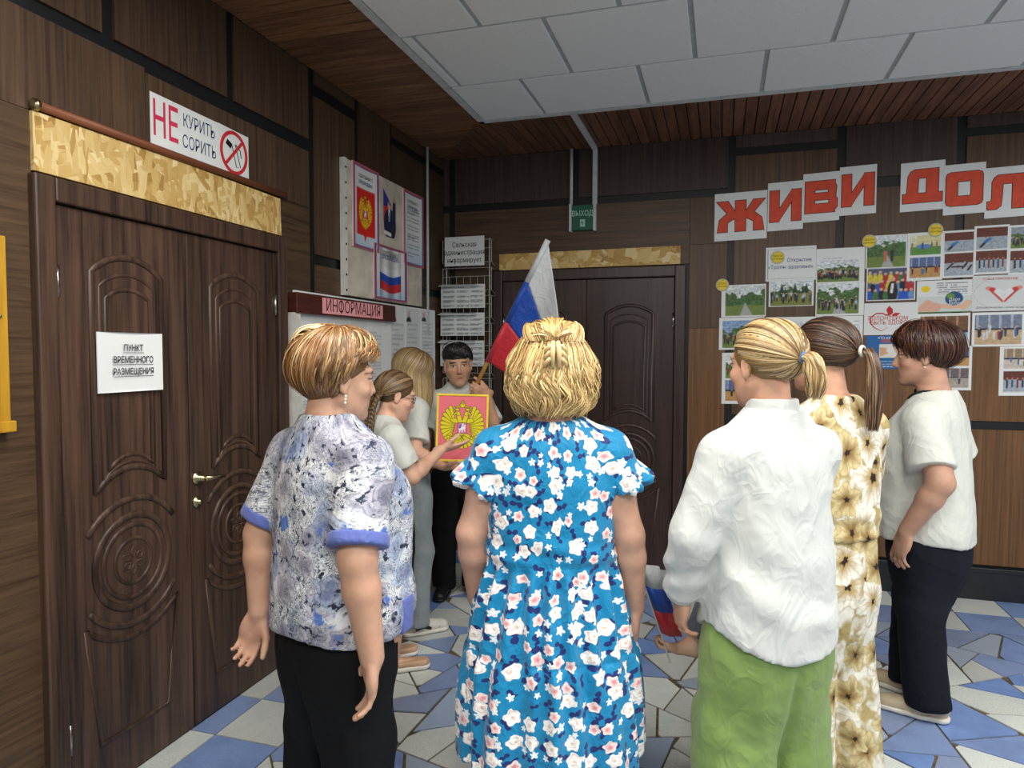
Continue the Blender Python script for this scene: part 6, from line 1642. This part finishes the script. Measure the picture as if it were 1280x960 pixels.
# ------------------------------------------------------------------ girl with braids and glasses
def kid_tab(s, w=1.0):
    t = [(.84, 0, 0, .145, .11), (.95, 0, 0, .135, .105), (1.06, 0, .005, .138, .108), (1.16, 0, .005, .140, .105), (1.235, 0, -.002, .132, .09), (1.285, 0, -.01, .11, .075), (1.325, 0, -.014, .075, .06), (1.35, 0, -.016, .056, .052)]
    return [(z*s, cx, cy, rx*w*s, ry*w*s) for z, cx, cy, rx, ry in t]
def tee(root, tab, arms, s, sh, mat, frac, hem, seed, r=(.066, .072), neck=.064):
    F = Field((-.32, -.24, hem-.05), (.32, .30, tab[-1][0]+.04), .007); F.loft(tab, 0, 2.4, off=.006)
    for sd, el in arms:
        s0 = np.array((sd*sh[0]*.94, sh[1], sh[2]-.045*s)); el = np.array(el); e1 = s0+(el-s0)*frac
        F.cyl((sd*.055*s, -.01, sh[2]+.008), s0, .044*s, r[0]*s, .03, False, False); F.cyl(s0, e1, r[0]*s, r[1]*s, .03, False, True)
    F.ell((0, -.0, tab[-1][0]+.02), (neck*s, neck*s, .05*s), None, 0, 's'); F.cut((0, 0, hem), (0, 0, -1))
    return garment('tee_shirt', F, mat, root, wrinkle(.004, 8, seed, (1, 1, .8)))
def girl_glasses():
    root = person('girl with braids and glasses in a white T-shirt reaching for the emblem', -1.50, 2.93, -52)
    s = 1.43/1.6; tab = kid_tab(s); Hc, hr = (.005, .03, 1.292), (2, 16, 0); Rh = rotm(*hr); hs = .92; sh = (.150*s, -.005, 1.285*s)
    arms = [dict(side=1, elbow=(.155, .075, .93), wrist=(.03, .245, 1.030), dir=(-.15, .95, .1), palm=(-.45, -.25, .85), curl=.10, spread=.06, thumb=.8), dict(side=-1, elbow=(-.185, -.03, .93), wrist=(-.19, .02, .73), dir=(0, .15, -1), palm=(1, 0, 0))]
    body_mesh(dict(root=root, h=1.43, head=Hc, hrot=hr, hs=hs, torso=torso_of(tab, .015), tone=(216, 172, 148), hairc=(112, 88, 62), hairline=ALL, sh=sh, brow=(130, 100, 74), nose=.97, neck=.046, arms=arms, feet=((-.07, 0, 5), (.07, .02, -5))))
    tee(root, tab, [(1, arms[0]['elbow']), (-1, arms[1]['elbow'])], s, sh, 'white_tee', .72, .74, 51)
    trousers(root, 'dark_skirt', [(.55, 0, 0, .13, .11), (.70, 0, 0, .13, .11), (.8, 0, 0, .12, .1)], [((sd*.065, 0, .62), (sd*.07, .01, .45), (sd*.07, 0, .40)) for sd in (-1, 1)], (.082, .08, .08), .78, .36, 'shorts')
    for sd, y in ((-1, 0), (1, .02)): shoe(root, sd*.07, y, -sd*5, 'sandal', .23, 'sandal', h_=.05, s=.9)
    H = Hair(13); rng = H.rng; pal = [(122, 96, 66), (96, 72, 48), (146, 118, 84), (74, 56, 38)]
    H.solid([((0, -.014, .036), (.081, .101, .092))], (92, 70, 46), lambda X, Y, Z: np.maximum((Y-.066)-.5*(Z-.05), -(Z+.05)+np.clip(Y+.03, 0, 1)*.9))
    for sd in (-1, 1):
        n = 700; az = sd*rng.uniform(4, 172, n); aa = np.abs(az); hl = np.interp(aa, [0, 45, 80, 110, 180], [46, 28, 2, -24, -34])
        el = np.where(rng.random(n) < .4, hl+rng.uniform(0, 10, n), rng.uniform(hl, 88)); d1 = np.tile(dirs(sd*142.0, -26.0), (n, 1))
        H.add(H.on_head(dirs(az, el), d1, 14, .005, .010, .006, .0018), .0019, hair_cols(n, 14, pal, rng))
    H.build('hair', root, Hc, Rh, hs)
    for sd in (-1, 1):
        st = HC+dirs(sd*142.0, -26.0)*(HR+.012); path = tube_path([st, st+(sd*.008, -.012, -.04), st+(sd*.012, -.012, -.10), st+(sd*.012, .0, -.17), st+(sd*.010, .01, -.24)], 40)
        mb = MB()
        for q in range(3):
            ph = q*2.094; pts = []; rr = []
            for i, p in enumerate(path):
                a = i*.62+ph; k = 1-.35*i/40; pts.append((p[0]+.0105*k*math.cos(a), p[1]+.0075*k*math.sin(2*a), p[2])); rr.append(.0092*k)
            mb.tube(pts, rr, 7)
        o = put(root, mb, 'braid', 'braid_hair', Hc, Rh, hs)
    mb = MB()
    for sd in (-1, 1):
        mb.tube([(sd*.033+.020*math.cos(t), .098-.004*abs(math.cos(t)), .004+.0165*math.sin(t)) for t in np.linspace(0, 6.2, 22)], .0017, 6, True)
        mb.tube([(sd*.053, .094, .008), (sd*.07, .06, .008), (sd*.079, .0, .006), (sd*.080, -.02, -.004)], .0015, 6)
    mb.tube([(-.013, .099, .008), (0, .102, .011), (.013, .099, .008)], .0016, 6)
    put(root, mb, 'glasses', 'glasses', Hc, Rh, hs)
plain('braid_hair', (104, 80, 54), .4, .45, nz=.3, ns=90)
girl_glasses()

# ------------------------------------------------------------------ girl with long loose hair
def girl_long():
    root = person('girl with long loose fair hair in a short white top and pale jeans', -1.625, 3.35, -40)
    s = 1.54/1.6; tab = [(z-.0, cx, cy, rx*.98, ry*1.02) for z, cx, cy, rx, ry in kid_tab(s)]; Hc, hr = (.01, .045, 1.385), (0, 20, 4); Rh = rotm(*hr); hs = .96; sh = (.152*s, .0, 1.285*s)
    arms = [dict(side=1, elbow=(.235, -.05, .99), wrist=(.275, .10, .920), dir=(.75, .6, .0), palm=(0, .0, 1), curl=.22, thumb=.7), dict(side=-1, elbow=(-.20, -.02, 1.0), wrist=(-.205, .03, .79), dir=(0, .1, -1), palm=(1, 0, 0), show=False)]
    body_mesh(dict(root=root, h=1.54, head=Hc, hrot=hr, hs=hs, torso=torso_of(tab, .012), tone=(214, 170, 146), hairc=(120, 98, 70), hairline=ALL, sh=sh, brow=(130, 100, 74), neck=.046, arms=arms, feet=((-.08, 0, 5), (.10, .02, -8))))
    tee(root, tab, [(1, arms[0]['elbow']), (-1, arms[1]['elbow'])], s, sh, 'white_tee', .75, .99, 61, (.070, .078))
    trousers(root, 'pale_jeans', [(.66, 0, 0, .145, .125), (.80, 0, 0, .148, .13), (.90, 0, 0, .132, .115), (.97, 0, 0, .125, .105)], [((-.075, 0, .74), (-.085, .01, .45), (-.085, -.01, .06)), ((.08, 0, .74), (.10, .02, .45), (.10, .01, .06))], (.095, .088, .082), .955, .04, 'jeans', 23, .007)
    for x, y, a in ((-.08, 0, 5), (.10, .03, -8)):
        o = shoe(root, x, y, a, 'shoe_white', .25, 'sneaker'); an = math.radians(a)
        f = lambda u, v, z: (x-math.sin(an)*u*.25+math.cos(an)*v, y+math.cos(an)*u*.25+math.sin(an)*v, z)
        mb = MB()
        for q in range(4): mb.tube([f(.12+.08*q, -.028, .074-.010*q), f(.13+.08*q, 0, .086-.011*q), f(.12+.08*q, .028, .074-.010*q)], .004, 6)
        mb.obj('laces', 'shoe_white', o)
        MB().tube([f(-.1, .040, .04), f(.08, .046, .055), f(.24, .043, .035)], [.010, .014, .007], 8, flat=((math.cos(an), math.sin(an), 0), .35)).tube([f(.40, -.030, .035), f(.50, 0, .045), f(.40, .034, .035)], .012, 8, flat=((0, 0, 1), .6)).obj('dark_patch', 'shoe_black', o)
    H = Hair(17); rng = H.rng; pal = [(116, 92, 62), (92, 70, 46), (140, 114, 78), (74, 56, 38)]
    H.solid([((0, -.014, .036), (.083, .103, .093))], (104, 82, 54), lambda X, Y, Z: np.maximum((Y-.070)-.5*(Z-.05), -(Z+.08)+np.clip(Y+.03, 0, 1)*.9))
    iz = Rh.T @ np.array((0, 0, -1.0))          # straight down, in head space
    for sd in (-1, 1):
        n = 700; m = 18; az = sd*rng.uniform(16, 178, n); aa = np.abs(az); t = np.linspace(0, 1, 10)[None, :, None]
        P1 = H.on_head(dirs(np.full(n, sd*90.0*rng.uniform(.0, 1, n)*0+sd*20.0), np.full(n, 86.0)+rng.uniform(-10, 0, n)), dirs(az, np.interp(aa, [0, 60, 180], [10., -12, -24])), 10, .008, .014, .010, .003)
        L = rng.uniform(.16, .30, n)[:, None, None]; t2 = np.linspace(0, 1, m-10+1)[None, 1:, None]; out = dirs(az, np.zeros(n))[:, None, :]
        P2 = P1[:, -1:, :]+iz*L*t2+out*.012*np.sin(t2*3.1)-out*.03*t2*t2+rng.normal(0, .006, (n, 1, 3))*t2
        H.add(np.concatenate([P1, P2], 1), .0022, hair_cols(n, m, pal, rng, (206, 182, 132)))
    H.build('hair', root, Hc, Rh, hs)
girl_long()

# ------------------------------------------------------------------ boy with the flag, and the flag
POLE_A, POLE_B = np.array((-1.448, 3.772, 1.155)), np.array((-.916, 3.674, 2.112))
def boy():
    rz = 201; bx, by = -1.55, 3.95
    root = person('dark-haired boy in a white T-shirt holding the flag pole', bx, by, rz)
    c, sn = math.cos(math.radians(rz)), math.sin(math.radians(rz)); L = lambda p: np.array((c*(p[0]-bx)+sn*(p[1]-by), -sn*(p[0]-bx)+c*(p[1]-by), p[2]))
    s = 1.56/1.6; tab = kid_tab(s, 1.02); Hc, hr = (.0, .03, 1.418), (4, 4, 4); Rh = rotm(*hr); hs = 1.03; sh = (.158*s, .0, 1.27*s)
    g = L((-1.377, 3.756, 1.284)); t = L(POLE_B)-L(POLE_A); t /= np.linalg.norm(t); d = np.array((.75, .55, .1)); d -= t*(d@t); d /= np.linalg.norm(d); n = np.cross(d, t)
    w = g-d*.075-n*.022
    arms = [dict(side=-1, elbow=(-.225, .10, 1.02), wrist=tuple(w-d*.012), dir=tuple(d), palm=tuple(n), curls=(1.15, 1.2, 1.2, 1.15), thumb=.5, spread=.0), dict(side=1, elbow=(.205, -.03, 1.0), wrist=(.215, .02, .78), dir=(0, .1, -1), palm=(-1, 0, 0), show=False)]
    body_mesh(dict(root=root, h=1.56, head=Hc, hrot=hr, hs=hs, torso=torso_of(tab, .012), tone=(206, 160, 130), hairc=(30, 26, 26), hairline=lambda x, y, z: (z > .045) & (y < .09) | (y < .0) & (z > -.05), sh=sh, brow=(40, 32, 30), lips=(190, 120, 108), neck=.048, arms=arms, feet=((-.09, 0, 8), (.09, 0, -8))))
    tee(root, tab, [(-1, arms[0]['elbow']), (1, arms[1]['elbow'])], s, sh, 'white_tee', .70, .80, 71, (.068, .075))
    trousers(root, 'black_trousers', [(.62, 0, 0, .14, .115), (.78, 0, 0, .14, .118), (.9, 0, 0, .13, .1)], leg_set(.075, .08, .09, .72), (.09, .08, .075), .86, seed=33)
    for sd in (-1, 1): shoe(root, sd*.09, 0, -sd*8, 'shoe_black', .26, solec='shoe_black')
    H = Hair(19); rng = H.rng; pal = [(26, 24, 26), (38, 34, 34), (18, 17, 19)]
    H.solid([((0, -.016, .046), (.074, .095, .086))], (22, 20, 22), lambda X, Y, Z: np.maximum((Y-.070)-.35*(Z-.07), -(Z+.02)+np.clip(Y+.02, 0, 1)*1.1))
    n = 1100; m = 10; az = rng.uniform(0, 360, n); el = rng.uniform(30, 86, n); aa = np.abs((az+180) % 360-180); en = np.interp(aa, [0, 30, 62, 85, 120, 180], [32, 30, 22, 12, -8, -28])+rng.normal(0, 7, n)
    H.add(H.on_head(dirs(az, el), dirs(az+10, np.minimum(en, el-10)), m, .008, .000, .006, .004), .0022, hair_cols(n, m, pal, rng))
    n = 200; az = rng.normal(0, 26, n); H.add(H.on_head(dirs(az*.7, rng.uniform(55, 72, n)), dirs(az+8, rng.normal(29, 6, n)), m, .016, .008, .012, .005), .0024, hair_cols(n, m, pal, rng))
    H.build('hair', root, Hc, Rh, hs)
boy()
def flag():
    e = empty('national_flag', tuple(POLE_A)); tag(e, 'large white-blue-red flag on a wooden pole held by the boy', 'flag')
    B = POLE_B-POLE_A; MB().tube([(0, 0, 0), tuple(B*.5), tuple(B*1.0)], .0125, 10).obj('pole', 'pole_wood', e, smooth=True)
    nu, nv = 40, 46
    a0 = .305
    U, V = np.meshgrid(np.linspace(0, 1, nu), np.linspace(0, 1, nv), indexing='ij')   # U along the pole (bottom to tip), V along the fly
    base = POLE_A[None, None]+(B*(a0+(1-a0)*U[..., None]))-POLE_A
    vw = np.array((.957, .291, 0)); tw = np.array((.291, -.957, 0))
    # near the foot the cloth swings out sideways, near the tip it falls straight down
    k = U**.9
    dx = .60*(1-k)+.13*k; dz = -(.30*(1-k)+.80*k)
    sag = V**1.5
    pos = base+vw*(dx*V*(1-.25*V))[..., None]+np.array((0, 0, 1.0))*(dz*V-.22*(1-k)*sag)[..., None]
    pos = pos+tw*(.045*np.sin(V*7.5+U*4.0)*V**.5*(.4+.6*U)+.028*np.sin(U*9+V*3)*V)[..., None]
    vs = pos.reshape(-1, 3); idx = lambda i, j: i*nv+j
    for nm, lo, hi, m in (('red_stripe', 0, 13, 'flag_red'), ('blue_stripe', 13, 26, 'flag_blue'), ('white_stripe', 26, 39, 'flag_white')):
        sub = pos[lo:hi+1].reshape(-1, 3); ny = nv
        F = np.array([(i*ny+j, (i+1)*ny+j, (i+1)*ny+j+1, i*ny+j+1) for i in range(hi-lo) for j in range(ny-1)])
        f0, f1 = a0+(1-a0)*lo/39, a0+(1-a0)*hi/39; MB().tube([tuple(B*f0), tuple(B*f1)], .0165, 10).obj('pole_sleeve', m, e, smooth=True)
        o = link(nm, np_mesh(nm, sub, F), m, e); sol = o.modifiers.new('thickness', 'SOLIDIFY'); sol.thickness = .0015
def flag_mats():
    for nm, c in (('flag_red', (206, 44, 56)), ('flag_blue', (26, 76, 176)), ('flag_white', (214, 218, 222))):
        k = NT(nm, .45, .4); n = k.noise(k.coord(), 30, 3); k.col(k.mix(n.outputs[0], srgb(*[x*.92 for x in c]), srgb(*c))); crease(k, .25, 14, .01); k.b.inputs['Sheen Weight'].default_value = .2; M[nm] = k.m
flag_mats(); flag()

# ------------------------------------------------------------------ emblem board
def emblem():
    e = empty('emblem_board', (-1.263, 3.262, .944), math.radians(20)); e.rotation_euler = (math.radians(-4), math.radians(1.5), math.radians(20)); tag(e, 'pink board with a gold two-headed eagle crest in a yellow frame', 'emblem')
    w, h_ = .132, .345
    fr = lambda u, v, q: (u, -q, v)
    slab(fr, -w, w, 0, h_, -.008, .004).obj('backing', 'white_paint', e)
    mb = MB(); b = .011
    for a, c, d, f in ((-w, w, 0, b), (-w, w, h_-b, h_), (-w, -w+b, b, h_-b), (w-b, w, b, h_-b)): mb.prism([(a, d), (c, d), (c, f), (a, f)], .012, lambda u, v, q: fr(u, v, q-.001))
    mb.obj('frame', 'frame_yellow', e, bevel=.002)
    def crest(U, V):
        C = np.ones(U.shape+(3,))*np.array((226, 112, 124.)); C = C*(1+.06*(V[..., None]-.5))
        return eagle(C, U, V, .5, .50, .46, (220, 206, 36), (70, 66, 24), 1.33)
    sheet('crest_print', fr, -w+b, w-b, b, h_-b, .006, 130, 170, crest, parent=e)
plain('frame_yellow', (240, 208, 60), .5)
emblem()

# ------------------------------------------------------------------ small child behind the white shirt, with a paper flag
def child():
    root = person('small child in a grey T-shirt mostly hidden behind the white shirt', .050, 2.375, 55)
    s = .98/1.6; tab = [(z*.98, cx, cy, rx*1.12, ry*1.2) for z, cx, cy, rx, ry in kid_tab(s)]; Hc, hr = (.0, .01, .862), (0, 5, 0); Rh = rotm(*hr); hs = .82; sh = (.155*s, .0, 1.25*s)
    arms = [dict(side=-1, elbow=(-.155, .02, .56), wrist=(-.205, .065, .548), dir=(-.6, .6, .1), palm=(0, .3, .9), curls=(1.0, 1.05, 1.1, 1.1), hsz=.62, g=1.25), dict(side=1, elbow=(.118, .0, .6), wrist=(.125, .04, .5), dir=(0, .2, -1), palm=(-1, 0, 0), hsz=.62, show=False)]
    body_mesh(dict(root=root, h=.98, head=Hc, hrot=hr, hs=hs, torso=torso_of(tab, .012), tone=(222, 180, 152), hairc=(150, 120, 84), hairline=ALL, sh=sh, neck=.05, arms=arms, feet=((-.06, 0, 5), (.06, 0, -5))))
    tee(root, tab, [(-1, arms[0]['elbow']), (1, arms[1]['elbow'])], s, sh, 'grey_tee', .86, .44, 81, (.078, .09), .07)
    trousers(root, 'dark_shorts', [(.38, 0, 0, .105, .09), (.45, 0, 0, .105, .09), (.52, 0, 0, .095, .08)], [((sd*.05, 0, .42), (sd*.055, .005, .30), (sd*.055, 0, .26)) for sd in (-1, 1)], (.062, .064, .064), .50, .22, 'shorts', h=.007)
    trousers(root, 'dark_sock', [(.20, 0, 0, .02, .02), (.24, 0, 0, .02, .02)], [((sd*.055, 0, .27), (sd*.058, .005, .16), (sd*.06, -.01, .06)) for sd in (-1, 1)], (.042, .042, .038), .27, .04, 'leggings', h=.007)
    for sd in (-1, 1): shoe(root, sd*.06, 0, -sd*5, 'shoe_white', .16, s=.75, h_=.06)
    H = Hair(23); rng = H.rng; pal = [(150, 120, 84), (120, 94, 64), (176, 146, 104)]
    H.solid([((0, -.014, .038), (.081, .101, .090))], (120, 94, 64), lambda X, Y, Z: np.maximum((Y-.07)-.4*(Z-.05), -(Z+.04)+np.clip(Y+.0, 0, 1)*1.0))
    n = 500; az = rng.uniform(0, 360, n); el = rng.uniform(30, 86, n); H.add(H.on_head(dirs(az, el), dirs(az+10, np.full(n, 0.)), 9, .008, .006, .006, .003), .0024, hair_cols(n, 9, pal, rng)); H.build('hair', root, Hc, Rh, hs)
child()
def paper_flag():
    A, B = np.array((-.155, 2.212, .545)), np.array((-.247, 2.149, .85)); d = B-A
    e = empty('paper_flag', tuple(A)); tag(e, 'small paper tricolour flag held low by the child', 'flag')
    MB().tube([tuple(-d*.12), tuple(d*1.0)], .003, 8).obj('stick', 'white_paint', e)
    sidev = np.array((.957, .291, 0))*.10+np.array((0, 0, -.03)); nrm = np.array((.291, -.957, 0))
    for k, (nm, m) in enumerate((('red_stripe', 'flag_red'), ('blue_stripe', 'flag_blue'), ('white_stripe', 'flag_white'))):
        n = 8; a0, a1 = .22+.26*k, .22+.26*(k+1); vs = []
        for a in (a0, a1):
            for j in range(n+1): t = j/n; vs.append(d*a+sidev*t*.75+nrm*.014*math.sin(t*5))
        F = np.array([(j, j+1, n+1+j+1, n+1+j) for j in range(n)]); o = link(nm, np_mesh(nm, np.array(vs), F), m, e); so = o.modifiers.new('thickness', 'SOLIDIFY'); so.thickness = .001
paper_flag()
